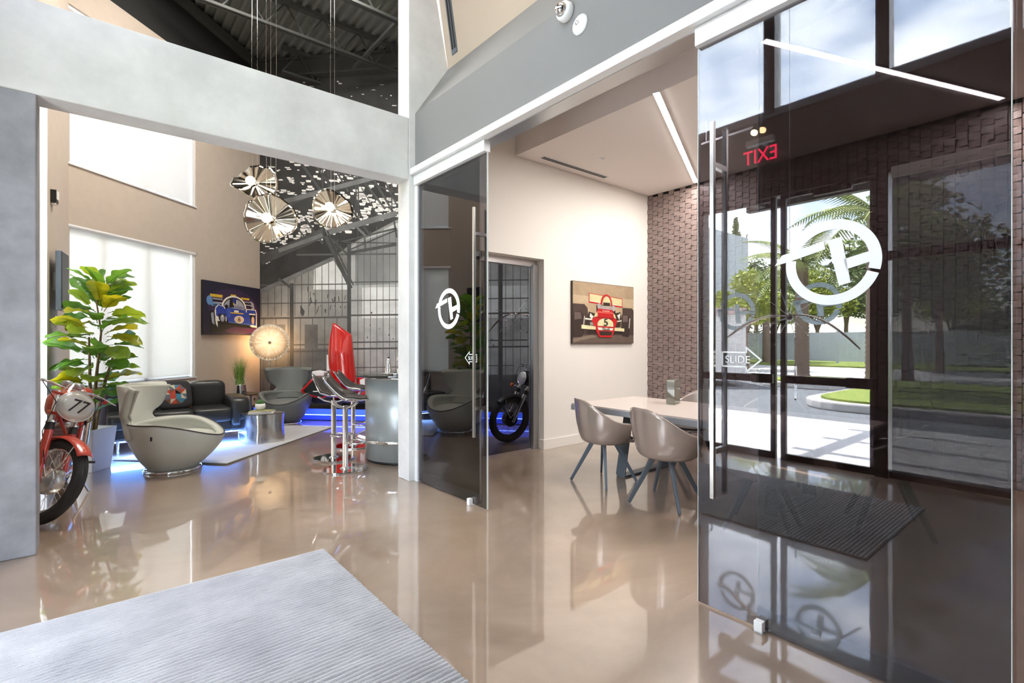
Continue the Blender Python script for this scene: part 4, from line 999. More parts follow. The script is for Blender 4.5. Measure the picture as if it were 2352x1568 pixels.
# sofa, facing the portal (local x along the wall line, front towards -y)
so = thing('leather_sofa', 'long black leather sofa in front of the tall lounge window', 'sofa', GP(.09, 7.76), TH)
SL = 1.34
MB().box(0, SL, .02, .80, .17, .33).build('base', 'leather_b', so, bevel=.03)
nS = 3; ws = (SL-.0)/nS
for k in range(nS):
    x = ws*(k+.5)
    MB().ell((x, .29, .40), (ws/2+.01, .325, .10), 24, 12, e=.28).build('seat_cushion', 'leather_b', so)
    MB().ell((x, .62, .62), (ws/2+.005, .15, .22), 24, 12, e=.35).build('back_cushion', 'leather_b', so)
MB().box(0.03, SL, .66, .80, .17, .74).build('back', 'leather_b', so, bevel=.05)
MB().ell((SL+.10, .40, .42), (.13, .42, .21), 24, 12, e=.32).build('armrest', 'leather_b', so)
MB().box(SL-.02, SL+.20, .02, .78, .17, .36).build('arm_base', 'leather_b', so, bevel=.03)
for x, y in ((.1, .1), (SL+.1, .1), (.12, .72), (SL+.1, .72)): MB().cyl((x, y, 0), (x, y, .18), .016, .02).build('leg', 'chrome', so)
for x in (ws, 2*ws): MB().tube([(x, .018, .18), (x, .014, .25), (x, .018, .33)], .004, 6).build('seam', 'black', so)
# second, shorter section towards the right front (its end shows in front of the armrest)
cu = thing('throw_cushion', 'square cushion with red, blue, cream and black triangles on the black sofa', 'cushion', GP(.80, 8.06, .48), (math.radians(-18), 0, TH+.15))
MB().ell((0, 0, .2), (.205, .075, .2), 28, 14, e=.42).build('cover', mat('cushion_base', (.03, .03, .035), .8), cu)
rg = random.Random(11)
cols = [mat('cushion_%s' % n_, c, .8) for n_, c in (('red', (.5, .06, .03)), ('blue', (.06, .22, .32)), ('cream', (.6, .55, .42)), ('brown', (.2, .08, .05)), ('slate', (.12, .14, .17)))]
m = MB(); N = 6
for i in range(N):
    for j in range(N):
        x0, x1, z0, z1 = [(-.19+.38*t/N) for t in (i, i+1, j, j+1)]
        def sp(x, z): return (x, -.077*(1-(abs(x)/.215)**3.2)*(1-(abs(z)/.215)**3.2)-.012, z+.2)
        if (i+j) % 2: tr = [(x0, z0), (x1, z0), (x1, z1)], [(x0, z0), (x1, z1), (x0, z1)]
        else: tr = [(x0, z0), (x1, z0), (x0, z1)], [(x1, z0), (x1, z1), (x0, z1)]
        for t3 in tr:
            if rg.random() < .96: m.add([sp(*p) for p in t3], [(0, 1, 2)], rg.randrange(5))
m.build('patchwork', cols, cu)
# metal drum table
dt = thing('drum_table', 'silver trunk shaped metal drum table on the lounge rug', 'side table', (-3.50, 6.98, .014), 0)
def drum(u, v):
    t = u*2*PI; r = .245*(1+.09*math.sin(3*t+.6)+.05*math.sin(5*t+2)+.02*math.sin(9*t))*(1+.03*(1-v)+.015*math.sin(7*v+3*t))
    return (r*1.12*math.cos(t), r*.9*math.sin(t), .385*v)
m = MB(); m.grid(drum, 64, 10, cu=True); m.add([drum(k/64, 1) for k in range(64)], [tuple(range(64))])
m.build('body', mat('cast_aluminium', (.62, .63, .62), .2, 1.0, bump=.15, bscale=12), dt)
m = MB(); m.add([(p[0]*1.01, p[1]*1.01, .385) for p in [drum(k/64, 1) for k in range(64)]]+[(p[0]*1.01, p[1]*1.01, .397) for p in [drum(k/64, 1) for k in range(64)]], [tuple(range(64, 128))]+[(k, (k+1) % 64, 64+(k+1) % 64, 64+k) for k in range(64)])
m.build('top', mat('dark_cast_top', (.2, .2, .19), .3, .8), dt)
for k, (nm_, c, w_, dz, rz, lab) in enumerate((('white', (.75, .74, .70), .16, 0, .3, 'pale book at the bottom of the pair on the drum table'), ('olive', (.30, .30, .12), .14, .018, .05, 'olive book on top of the pale one on the drum table'))):
    bk = thing('book', lab, 'book', (-3.46, 6.93, .4115+dz), rz, 'books on the drum table')
    MB().box(-w_, w_, -w_*.7, w_*.7, 0, .003).box(-w_, w_, -w_*.7, w_*.7, .015, .018).box(-w_, w_, w_*.7-.003, w_*.7, .003, .015).build('cover', mat('cover_'+nm_, c, .5), bk)
    MB().box(-w_+.004, w_-.004, -w_*.7+.004, w_*.7-.004, .003, .015).build('pages', 'plaster', bk)
pc = thing('potted_cactus', 'small cactus in a white ribbed bowl on the books', 'plant', (-3.52, 7.0, .4475))
MB().lathe([(0, 0), (.05, 0), (.068, .03), (.062, .085), (.052, .085), (.05, .07), (0, .07)], n=24).build('bowl', 'plaster', pc)
m = MB(); m.grid(lambda u, v: (lambda r: (r*math.cos(u*2*PI), r*math.sin(u*2*PI), .085+.055*math.sin((v-.5)*PI)))(.05*math.cos((v-.5)*PI*.98)*(1+.12*math.cos(12*u*2*PI))), 72, 10, cu=True)
m.build('cactus', mat('cactus_green', (.06, .16, .04), .6), pc)
# side table with grass
st = thing('side_table', 'small black square side table behind the sofa arm', 'side table', (-4.62, 8.72, 0), LR)
MB().box(-.25, .25, -.24, .24, .485, .50).build('table_top', 'black', st)
for x in (-.23, .23):
    for y in (-.22, .22): MB().box(x-.012, x+.012, y-.012, y+.012, 0, .485).build('leg', 'leg_grey', st)
gp = thing('grass_plant', 'tufted green grass plant in a ridged silver pot on the side table', 'plant', (-4.70, 8.64, .50))
pr_ = []
for k in range(9): pr_ += [(.105-.002*k, .018*k), (.115-.002*k, .018*k+.009)]
MB().lathe([(0, 0)]+pr_+[(.09, .16), (.0, .15)], n=28).build('pot', 'chrome', gp)
rg = random.Random(3); m = MB()
for k in range(240):
    t = rg.random()*6.28; r = rg.random()**.5*.07; h = rg.uniform(.32, .62); ln_ = rg.uniform(.05, .24)*(1.2-h); dr_ = Vector((math.cos(t), math.sin(t), 0)); p = Vector((r*math.cos(t), r*math.sin(t), .14)); w_ = Vector((-dr_.y, dr_.x, 0))*.004
    vs = []
    for i in range(5):
        s_ = i/4; c = p+dr_*ln_*s_**2+Vector((0, 0, h*s_*(1-.15*s_))); vs += [c-w_*(1-s_*.9), c+w_*(1-s_*.9)]
    m.add(vs, [(2*i, 2*i+1, 2*i+3, 2*i+2) for i in range(4)])
tag(m.build('grass_blades', mat('grass_blade', (.09, .22, .03), .5, col2=(.30, .45, .10), scale=30), gp), kind='stuff')
for k in range(9):
    t = k*.7; m = MB(); vs = []
    for i in range(7):
        s_ = i/6; c = Vector((math.cos(t)*(.07+.16*s_), math.sin(t)*(.07+.16*s_), .15+.14*math.sin(s_*2.6)-.02)); w_ = Vector((-math.sin(t), math.cos(t), 0))*.008*(1-s_*.8); vs += [c-w_, c+w_]
    m.add(vs, [(2*i, 2*i+1, 2*i+3, 2*i+2) for i in range(6)], sm=True).build('drooping_leaf', mat('pale_leaf', (.4, .5, .35), .5) if k == 0 else bpy.data.materials['pale_leaf'], gp)

# ================================================================ LAMPS OF THE LOUNGE
fl = thing('floor_lamp', 'floor lamp with a glowing round string disc behind the slate chair', 'lamp', (-4.50, 9.30, 0))
MB().lathe([(0, 0), (.15, 0), (.15, .012), (.02, .02), (0, .02)], n=32).build('base', 'chrome', fl)
MB().cyl((0, 0, .02), (0, 0, 1.06), .012).build('pole', 'chrome', fl)
M['lamp_skin'] = mat('lamp_skin', (.45, .36, .24), .7, emit=(1, .60, .30), estr=1)
n_ = M['lamp_skin'].node_tree; p_ = n_.nodes['Principled BSDF']; nz_ = n_.nodes.new('ShaderNodeTexNoise'); nz_.inputs['Scale'].default_value = 60; tcn = n_.nodes.new('ShaderNodeTexCoord')
grd = n_.nodes.new('ShaderNodeTexGradient'); grd.gradient_type = 'SPHERICAL'; mpp = n_.nodes.new('ShaderNodeMapping'); mpp.inputs['Scale'].default_value = (3.2, 3.2, 3.2); mpp.inputs['Location'].default_value = (0, 0, -1.38*3.2)
n_.links.new(tcn.outputs['Object'], mpp.inputs[0]); n_.links.new(mpp.outputs[0], grd.inputs[0]); n_.links.new(tcn.outputs['Object'], nz_.inputs[0])
ma_ = n_.nodes.new('ShaderNodeMath'); ma_.operation = 'MULTIPLY_ADD'; ma_.inputs[1].default_value = 1.5; n_.links.new(grd.outputs['Fac'], ma_.inputs[0]); mb2 = n_.nodes.new('ShaderNodeMath'); mb2.operation = 'MULTIPLY'; mb2.inputs[1].default_value = .35; n_.links.new(nz_.outputs['Fac'], mb2.inputs[0]); n_.links.new(mb2.outputs[0], ma_.inputs[2]); n_.links.new(ma_.outputs[0], p_.inputs['Emission Strength'])
dk = MB().lathe([(0, -.09), (.15, -.075), (.27, -.035), (.325, 0), (.27, .035), (.15, .075), (0, .09)], (0, 0, 1.38), n=48, axis=(.43, -.9, 0)).build('lamp_shade', M['lamp_skin'], fl)
ax = Vector((.43, -.9, 0)).normalized(); ex = Vector((0, 0, 1)); ey = ax.cross(ex)
MB().tube([Vector((0, 0, 1.38))+ex*.33*math.cos(t)+ey*.33*math.sin(t) for t in [2*PI*k/48 for k in range(48)]], .007, 6, closed=True).build('rim', 'white', dk)
m = MB(); rg = random.Random(4)
for k in range(230):
    t = rg.random()*6.28; t2 = t+rg.gauss(0, .25); r1 = .325; r0 = rg.uniform(.02, .09)
    c = Vector((0, 0, 1.38)); p = c+ex*r0*math.cos(t2)+ey*r0*math.sin(t2)+ax*.094; q_ = c+ex*r1*math.cos(t)+ey*r1*math.sin(t)+ax*.004; mdl = (p+q_)/2+ax*.018
    m.tube([p, mdl, q_], .0016, 3)
m.build('strings', mat('pale_string', (.75, .7, .6), .7, emit=(1, .78, .5), estr=.7), dk)
MB().cyl(Vector((0, 0, 1.38))+ax*.085, Vector((0, 0, 1.38))+ax*.11, .03, .022, 16).build('boss', mat('lamp_boss', (.35, .28, .2), .5), dk)
ld = bpy.data.lights.new('floor_lamp_glow', 'POINT'); ld.energy = 16; ld.color = (1, .58, .26); ld.shadow_soft_size = .12
lo_ = bpy.data.objects.new('floor_lamp_glow', ld); C.objects.link(lo_); lo_.location = (-4.60, 9.52, 1.36)
M['mirror_sheet'] = mat('polished_sheet', (.50, .47, .41), .12, 1.0, bump=.25, bscale=3)
M['bulb'] = mat('warm_bulb', (1, .9, .7), .4, emit=(1, .80, .5), estr=26)
def pendant(lab, px, py, Yd, R, tilt, seed, cab):
    z = 1.4+(784-py)/1150*Yd; o = thing('pendant_lamp', lab, 'pendant lamp', ((px-1176)/1150*Yd, Yd, z), 0, 'folded metal pendant lamps')
    T = Matrix.Rotation(math.radians(tilt[2]), 4, 'Z') @ Matrix.Rotation(math.radians(tilt[0]), 4, 'X') @ Matrix.Rotation(math.radians(tilt[1]), 4, 'Y')
    rg = random.Random(seed); ph = rg.random()*6
    def sh(lo, hi, a, b_):
        def g(u, v):
            t = lo+(hi-lo)*u; r = R*(.10+.90*v)*(1+.0*math.sin(t)); w_ = a*math.sin(2*t+ph)+b_*math.sin(5*t+ph*2)*.35+.20*abs(math.sin(2.5*t+ph))+.05*math.sin(13*t)
            return (r*math.cos(t), r*math.sin(t), R*w_*v*.55)
        return g
    MB(T).grid(sh(-.35, PI+.5, .34, .16), 60, 8).build('upper_sheet', 'mirror_sheet', o, solid=.002)
    MB(T).grid(sh(PI+.35, 2*PI-.2, .7, .3), 60, 8).build('lower_sheet', 'mirror_sheet', o, solid=.002)
    MB().ell((0, -.11, 0), (.058, .058, .058), 18, 12).build('bulb', 'bulb', o)
    MB().cyl((0, -.08, -.0), (0, .05, 0), .03, n=14).build('socket', 'chrome', o)
    for k, dx in enumerate(cab): MB().tube([(dx, 0, .02), (dx+.01*(k-1), 0, (6.8-z)*.5), (dx, 0, 6.82-z)], .0018, 5).build('cable', 'steel', o)
    d = bpy.data.lights.new('pendant_glow', 'POINT'); d.energy = 7; d.color = (1, .72, .42); d.shadow_soft_size = .05
    l_ = bpy.data.objects.new('pendant_glow', d); C.objects.link(l_); l_.location = (o.location.x, o.location.y-.24, z)
pendant('folded mirror metal pendant lamp, highest and leftmost of the three', 585, 421, 6.7, .29, (62, 18, -8), 2, (-.03, .035))
pendant('folded mirror metal pendant lamp, largest and lowest of the three', 622, 505, 6.2, .31, (84, -14, 30), 5, (-.05, .0, .06))
pendant('folded mirror metal pendant lamp in front of the mural, rightmost of the three', 764, 480, 6.6, .26, (80, 30, 0), 9, (-.02, .025))

# ================================================================ BAR
bar_c = Vector((-1.30, 6.12, 0))
bc = thing('bar_counter', 'curved pale metal bar counter with a dark top behind the concrete pillar', 'bar counter', bar_c, TH)
RB = .475; LB_ = .30
def stadium(r, L, n=28): return [(r*math.cos(t), r*math.sin(t)) for t in [PI+PI*k/n for k in range(n+1)]]+[(r*math.cos(t), L+r*math.sin(t)) for t in [PI*k/n for k in range(n+1)]]
def stad(b0_, z0, z1, r, nm, m_, par, L=LB_, bev=0):
    # long axis along local x (U2)
    P = [(-(y_), x_) for x_, y_ in stadium(r, L)]
    P = [(-p[0], p[1]) for p in P]
    o_ = MB().prism(P[::-1], z0, z1); o_.sm = [len(f_) == 4 for f_ in o_.f]
    return o_.build(nm, m_, par, bevel=bev)
stad(0, .03, .97, RB, 'body', mat('pale_metal_laminate', (.40, .44, .44), .3, .35, var=.06, scale=2, stretch=(4, 4, .3)), bc)
stad(0, 0, .03, RB-.015, 'plinth', 'black', bc)
stad(0, .97, .99, RB+.02, 'edge_band', 'chrome', bc)
stad(0, .99, 1.02, RB+.115, 'countertop', mat('dark_stone', (.03, .032, .03), .12, coat=.5), bc, bev=.006)
rl = [(r_x, r_y, .27) for r_x, r_y in [(-(RB+.10)*math.sin(t), (RB+.10)*math.cos(t)) for t in [PI*(-.05)+PI*1.1*k/30 for k in range(31)]]]
rl = [(LB_, rl[0][1], .27)]+rl+[(LB_, rl[-1][1], .27)]
MB().tube(rl, .017, 10).build('foot_rail', 'chrome', bc)
for k in range(5):
    t = PI*(.08+.21*k); MB().bar((-(RB-.01)*math.sin(t), (RB-.01)*math.cos(t), .22), (-(RB+.10)*math.sin(t), (RB+.10)*math.cos(t), .255), .012, .03).build('rail_bracket', 'chrome', bc)
tr = thing('steel_tray', 'thin bright tray lying on the dark bar top', 'tray', bar_c+Vector((-.02, -.25, 1.0202)), .2)
MB().lathe([(0, 0), (.19, 0), (.2, .012), (.19, .012), (.18, .004), (0, .004)], n=36).build('plate', 'chrome', tr)
v = thing('cone_shaker', 'small cone shaped steel shaker on the bar tray', 'shaker', bar_c+Vector((-.16, -.2, 1.033)))
MB().lathe([(0, 0), (.042, 0), (.04, .01), (.02, .15), (.016, .165), (0, .165)], n=20).build('body', 'chrome', v)
MB().lathe([(0, .165), (.012, .165), (.012, .182), (0, .184)], n=14).build('cap', 'black', v)
v = thing('twisted_vase', 'tall twisted chrome vase at the pillar end of the bar top', 'vase', bar_c+Vector((.0, -.28, 1.033)))
def tw(u, vv): r = .032*(1+.28*math.sin(vv*PI*5)); t = u*2*PI+vv*5; e_ = 1+.22*math.cos(2*(t)); return (r*e_*math.cos(u*2*PI), r*e_*math.sin(u*2*PI), .30*vv)
m = MB(); m.grid(tw, 28, 40, cu=True); m.add([tw(k/28, 0) for k in range(28)], [tuple(range(27, -1, -1))]); m.build('body', 'chrome', v)
MB().lathe([(.0, .296), (.036, .30), (.034, .304), (0, .304)], n=20).build('rim', 'chrome', v)
# bar stools
def stool_proto(lab, loc, rz):
    o = thing('bar_stool', lab, 'stool', loc, rz, 'chrome swivel bar stools')
    P = [(x_, y_) for x_, y_ in rnd(-.23, .23, -.20, .20, .17, 8)]
    MB().prism(P, 0, .018).build('base_plate', 'chrome', o, bevel=.005)
    MB().lathe([(0, .018), (.06, .018), (.045, .03), (.03, .035), (.029, .70), (0, .70)], n=20).build('post', 'chrome', o)
    MB().tube([(0, .03, .30), (.10, .13, .30), (.20, .10, .30), (.235, 0, .30), (.20, -.10, .30), (.10, -.13, .30), (0, -.03, .30)], .010, 8).build('foot_ring', 'chrome', o)
    for x_, y_ in ((.13, .12), (.13, -.12), (-.13, .12), (-.13, -.12)): MB().tube([(0, 0, .67), (x_*.6, y_*.6, .70), (x_, y_, .745)], .010, 6).build('seat_bracket', 'chrome', o)
    def seat(u, vv):
        x_ = .24-.46*vv; s_ = (u-.5)*2; w_ = .20*(1-.35*max(0, vv-.55)/.45)*(1-.25*max(0, .2-vv)/.2)
        z_ = .755+ (.22*((vv-.55)/.45)**1.4 if vv > .55 else 0) + .02*(1-vv) - .02*math.sin(PI*min(1, vv/.6))
        return (x_-(.03*max(0, vv-.8)), s_*w_, z_+.045*abs(s_)**2.5*(1 if vv > .35 else vv/.35))
    MB().grid(seat, 16, 20).build('seat_shell', mat('silver_shell', (.5, .5, .51), .12, .9) if 'silver_shell' not in bpy.data.materials else bpy.data.materials['silver_shell'], o, solid=.012, offset=0)
    MB().grid(lambda u, vv: (lambda p: (p[0], p[1]*.88, p[2]+.014))(seat(u, .03+.93*vv)), 14, 18).build('seat_pad', 'seat_dark', o, solid=.012, offset=0)
    return o
s1 = stool_proto('chrome bar stool nearest the camera, its seat in front of the bar counter', (-1.82, 5.47, 0), math.radians(18))
dup(s1, (-2.13, 5.98, 0), math.radians(-28), 'chrome bar stool left of the nearest one, turned towards the camera')
dup(s1, (-2.12, 6.68, 0), math.radians(4), 'chrome bar stool farthest from the camera, behind the two others')

# ================================================================ LIT STAGE AND RACING CAR
sg = tag(frame(empty('display_stage'), 'S'), 'low black stage along the mural with glowing blue front panels', 'stage')
MB().box(.1, 6.0, -.68, -.02, .0, .205).build('deck', 'black', sg)
M['blue_panel'] = mat('blue_lit_panel', (.05, .1, .6), .35, emit=(.045, .115, 1), estr=.95)
M['blue_panel2'] = mat('blue_lit_panel_low', (.04, .08, .5), .35, emit=(.03, .06, .8), estr=.6)
def lx(px, Yd): return (Vector(((px-1176)/1150*Yd, Yd))-LS.xy).dot(Vector((math.cos(LR), math.sin(LR))))
for p0, p1 in ((560, 893), (918, 1075), (1095, 1255)):
    x0, x1 = lx(p0, 8.8), lx(p1, 8.8)
    y0_ = lambda x: -1.80
    MB().prism([(x0, .205), (x1, .205), (x1-.05, .10), (x0+.05, .10)], -.70, -.685, fa).build('upper_panel', 'blue_panel', sg)
    MB().prism([(x0+.05, .10), (x1-.05, .10), (x1-.0, .012), (x0+.0, .012)], -.70, -.685, fa).build('lower_panel', 'blue_panel2', sg)
    MB().box(x0+.05, x1-.05, -.712, -.70, .096, .106).build('light_line', 'blue_line', sg)
l_ = area('stage_glow', SP(2.6, -.85, .16), (math.radians(60), 0, LR), 4.6, .12, 9, (.06, .14, 1))
# racing car on the stage
rc = thing('racing_car', 'red racing car parts with a tall red tail fin on the lit stage', 'racing car', (-2.9, 9.0, .205), 0)
def W3(px, py, Y): return Vector(((px-1176)/1150*Y, Y, 1.4+(784-py)/1150*Y))-Vector((-2.9, 9.0, .205))
def slab(pts, Y, th, nm, m_, par, bev=.01, bow=0):
    k = MB(); n = len(pts); f_ = [W3(x, y, Y) for x, y in pts]; bk = [p+Vector((0, th, 0)) for p in f_]
    k.add(f_+bk, [tuple(range(n)), tuple(range(2*n-1, n-1, -1))]+[(i, n+i, n+(i+1) % n, (i+1) % n) for i in range(n)])
    k.f = [tuple(reversed(q_)) for q_ in k.f]
    return k.build(nm, m_, par, bevel=bev)
Yc = 8.85
def fin(u, vv):
    uu = (1-math.cos(u*PI))/2; ytop = 742+27*uu; yv = ytop+(878-ytop)*vv
    xl = 767-9*math.sin(PI*min(1, vv*.95)); xr = 806+10*vv
    p = W3(xl+(xr-xl)*uu, yv, Yc); p.y += -.15*math.sin(u*PI)**.8*min(1, .15+vv*2)
    return p
MB().grid(fin, 24, 24).build('tail_fin', 'red', rc, solid=.02)
slab([(768, 742), (806, 768), (815, 868), (806, 878), (762, 878), (758, 800)], Yc+.02, .05, 'fin_back', 'red', rc)
slab([(800, 770), (806, 768), (816, 866), (812, 878), (803, 878)], Yc-.06, .06, 'fin_edge', 'red', rc, .012)
pl = slab([(690, 897), (722, 863), (763, 862), (770, 902), (738, 916), (700, 906)], Yc-.25, .03, 'wing_endplate', 'red', rc, .004)
slab([(696, 897), (724, 867), (760, 866), (766, 900), (737, 912), (703, 903)], Yc-.26, .012, 'carbon_face', mat('carbon_face', (.02, .024, .02), .25, coat=.4), pl, .001)
m = MB()
for k in range(3):
    a0_ = k*120; c = W3(745, 883, Yc-.275)
    m.tube([c+Vector((.052*math.cos(math.radians(a0_+t))*(1-.0022*t)+.01*math.cos(math.radians(a0_)), 0, .052*math.sin(math.radians(a0_+t))*(1-.0022*t))) for t in range(0, 240, 15)], .012, 8)
m.build('knot_emblem', 'white', pl)
MB().box(*[c for pr__ in (( -.0, .0),) for c in (W3(733, 0, Yc).x, W3(756, 0, Yc).x)], W3(0, 0, Yc-.275).y, W3(0, 0, Yc-.27).y, W3(0, 896, Yc).z, W3(0, 894, Yc).z).build('stripe', 'white', pl)
slab([(716, 863), (716, 853), (726, 851), (744, 855), (744, 863)], Yc-.1, .2, 'white_cowl', 'white', rc, .01)
slab([(750, 851), (750, 815), (761, 814), (761, 851)], Yc+.1, .05, 'white_panel', 'white', rc, .004)
slab([(818, 904), (819, 866), (905, 862), (905, 915), (840, 918), (826, 912)], Yc+.1, .38, 'side_pod', 'red', rc, .03)
slab([(760, 916), (764, 880), (905, 880), (905, 918)], Yc+.2, .3, 'body_shell', 'red', rc, .04)
slab([(826, 872), (838, 868), (838, 885), (828, 890)], Yc+.08, .03, 'white_marking', 'white', rc, .001)
slab([(762, 918), (905, 918), (900, 926), (766, 926)], Yc+.22, .28, 'floor_pan', 'black', rc, .004)
for px in (790, 880): MB().cyl(W3(px, 926, Yc+.4), Vector((W3(px, 926, Yc+.4).x, W3(px, 926, Yc+.4).y, 0.0)), .03, .05, 12).build('support', 'black', rc)
MB().cyl(W3(806, 878, Yc), W3(812, 893, Yc), .006).build('strut', 'black', rc)
slab([(700, 906), (738, 916), (760, 912), (764, 926), (720, 926)], Yc+.1, .3, 'front_support', 'black', rc, .01)

# blue glow under the sofa
us = tag(frame(MB().box(0.02, 1.6, 7.86, 7.90, .145, .165).build('led_strip', M['blue_line']), 'G'), 'blue LED strip glowing beneath the black sofa', 'led strip')
area('sofa_glow', GP(.8, 7.70, .15), (math.radians(-14), 0, TH), 1.7, .10, 40, (.16, .36, 1))

# ================================================================ FIDDLE LEAF FIG
fg = thing('fiddle_leaf_fig', 'tall fiddle leaf fig in a white square planter between motorcycle and sofa', 'plant', (-4.60, 5.46, 0))
m = MB(); vs = []
for s_, z in ((.125, 0), (.165, .46), (.145, .46), (.14, .42)):
    vs += [(-s_, -s_, z), (s_, -s_, z), (s_, s_, z), (-s_, s_, z)]
m.add(vs, [(3, 2, 1, 0)]+[(4*j+i, 4*j+(i+1) % 4, 4*(j+1)+(i+1) % 4, 4*(j+1)+i) for j in range(3) for i in range(4)])
m.build('planter', 'white', fg, bevel=.004)
MB().box(-.138, .138, -.138, .138, .38, .41).build('soil', mat('potting_soil', (.03, .02, .015), .95, bump=.6, bscale=60), fg)
stems = [[(0, 0, .4), (.0, .0, .9), (-.03, .02, 1.45)], [(.02, 0, .4), (.05, .02, 1.0), (.12, .0, 1.5), (.05, 0, 1.95)], [(.03, .02, .4), (.12, .05, .95), (.24, .06, 1.35)]]
for s_ in stems: MB().tube(s_, [.018, .015, .010, .006][:len(s_)], 8).build('stem', mat('fig_stem', (.22, .15, .08), .8) if 'fig_stem' not in bpy.data.materials else bpy.data.materials['fig_stem'], fg)
def leafm(nm, c1, c2):
    m_ = mat(nm, c1, .38, col2=c2, scale=5, coat=.25)
    n = m_.node_tree.nodes; l = m_.node_tree.links; p = n['Principled BSDF']; o_ = n['Material Output']
    tl = n.new('ShaderNodeBsdfTranslucent'); mx_ = n.new('ShaderNodeMixShader'); mx_.inputs[0].default_value = .45
    tl.inputs[0].default_value = (min(1, c2[0]*2.2), min(1, c2[1]*1.9), c2[2], 1)
    l.new(p.outputs[0], mx_.inputs[1]); l.new(tl.outputs[0], mx_.inputs[2]); l.new(mx_.outputs[0], o_.inputs[0]); return m_
LMs = [leafm('fig_leaf_green', (.035, .12, .02), (.10, .24, .04)), leafm('fig_leaf_light', (.08, .18, .02), (.22, .33, .04)), leafm('fig_leaf_yellow', (.14, .19, .01), (.34, .34, .02))]
def fig_leaf(mm_):
    def g(u, vv):
        s_ = (u-.5)*2; w_ = .5*(.16+.62*math.sin(PI*min(1, vv*.98+.02))**.8*(.62+.5*vv)); w_ *= (1-.22*math.exp(-((vv-.38)/.12)**2))
        if vv > .93: w_ *= (1-((vv-.93)/.07)**2*.75)
        wav = .035*math.sin(vv*16+s_*2)*abs(s_)
        return (vv*1.0+.04*wav, s_*w_, .16*abs(s_)*w_*1.6 + wav - .28*vv*vv + .012*math.cos(vv*40)*(1-abs(s_)))
    m_ = MB(); m_.grid(g, 10, 18); m_.tube([(-.18, 0, -.02), (0, 0, 0.005), (.5, 0, -.065), (.95, 0, -.25)], [.014, .013, .010, .004], 5)
    o_ = m_.build('leaf', mm_, fg); return o_
protos = [fig_leaf(x_) for x_ in LMs]
rg = random.Random(21); k = 0
spots = []
for i in range(80):
    h = .66+1.42*(i/79)**.92; ang = i*2.399+rg.uniform(-.3, .3)
    rad = .10+.22*math.sin(PI*min(1, (h-.5)/1.65))**.8*rg.uniform(.5, 1.1)
    spots.append((h, ang, rad))
for i, (h, ang, rad) in enumerate(spots):
    pi = 0 if rg.random() < .55 else (1 if rg.random() < .62 else 2)
    if k < 3: o_ = protos[k]
    else: o_ = protos[pi].copy(); C.objects.link(o_); o_.parent = fg
    k += 1
    L = rg.uniform(.22, .33)*(1 if h < 1.75 else .9)
    cx_ = .05+.07*(h-1)
    up = rg.uniform(-.15, .65)+(.5 if h > 1.75 else 0)
    o_.location = (cx_+rad*.45*math.cos(ang), rad*.45*math.sin(ang), h)
    o_.rotation_euler = (rg.uniform(-.7, .7), -up, ang); o_.scale = (L, L*1.05, L)

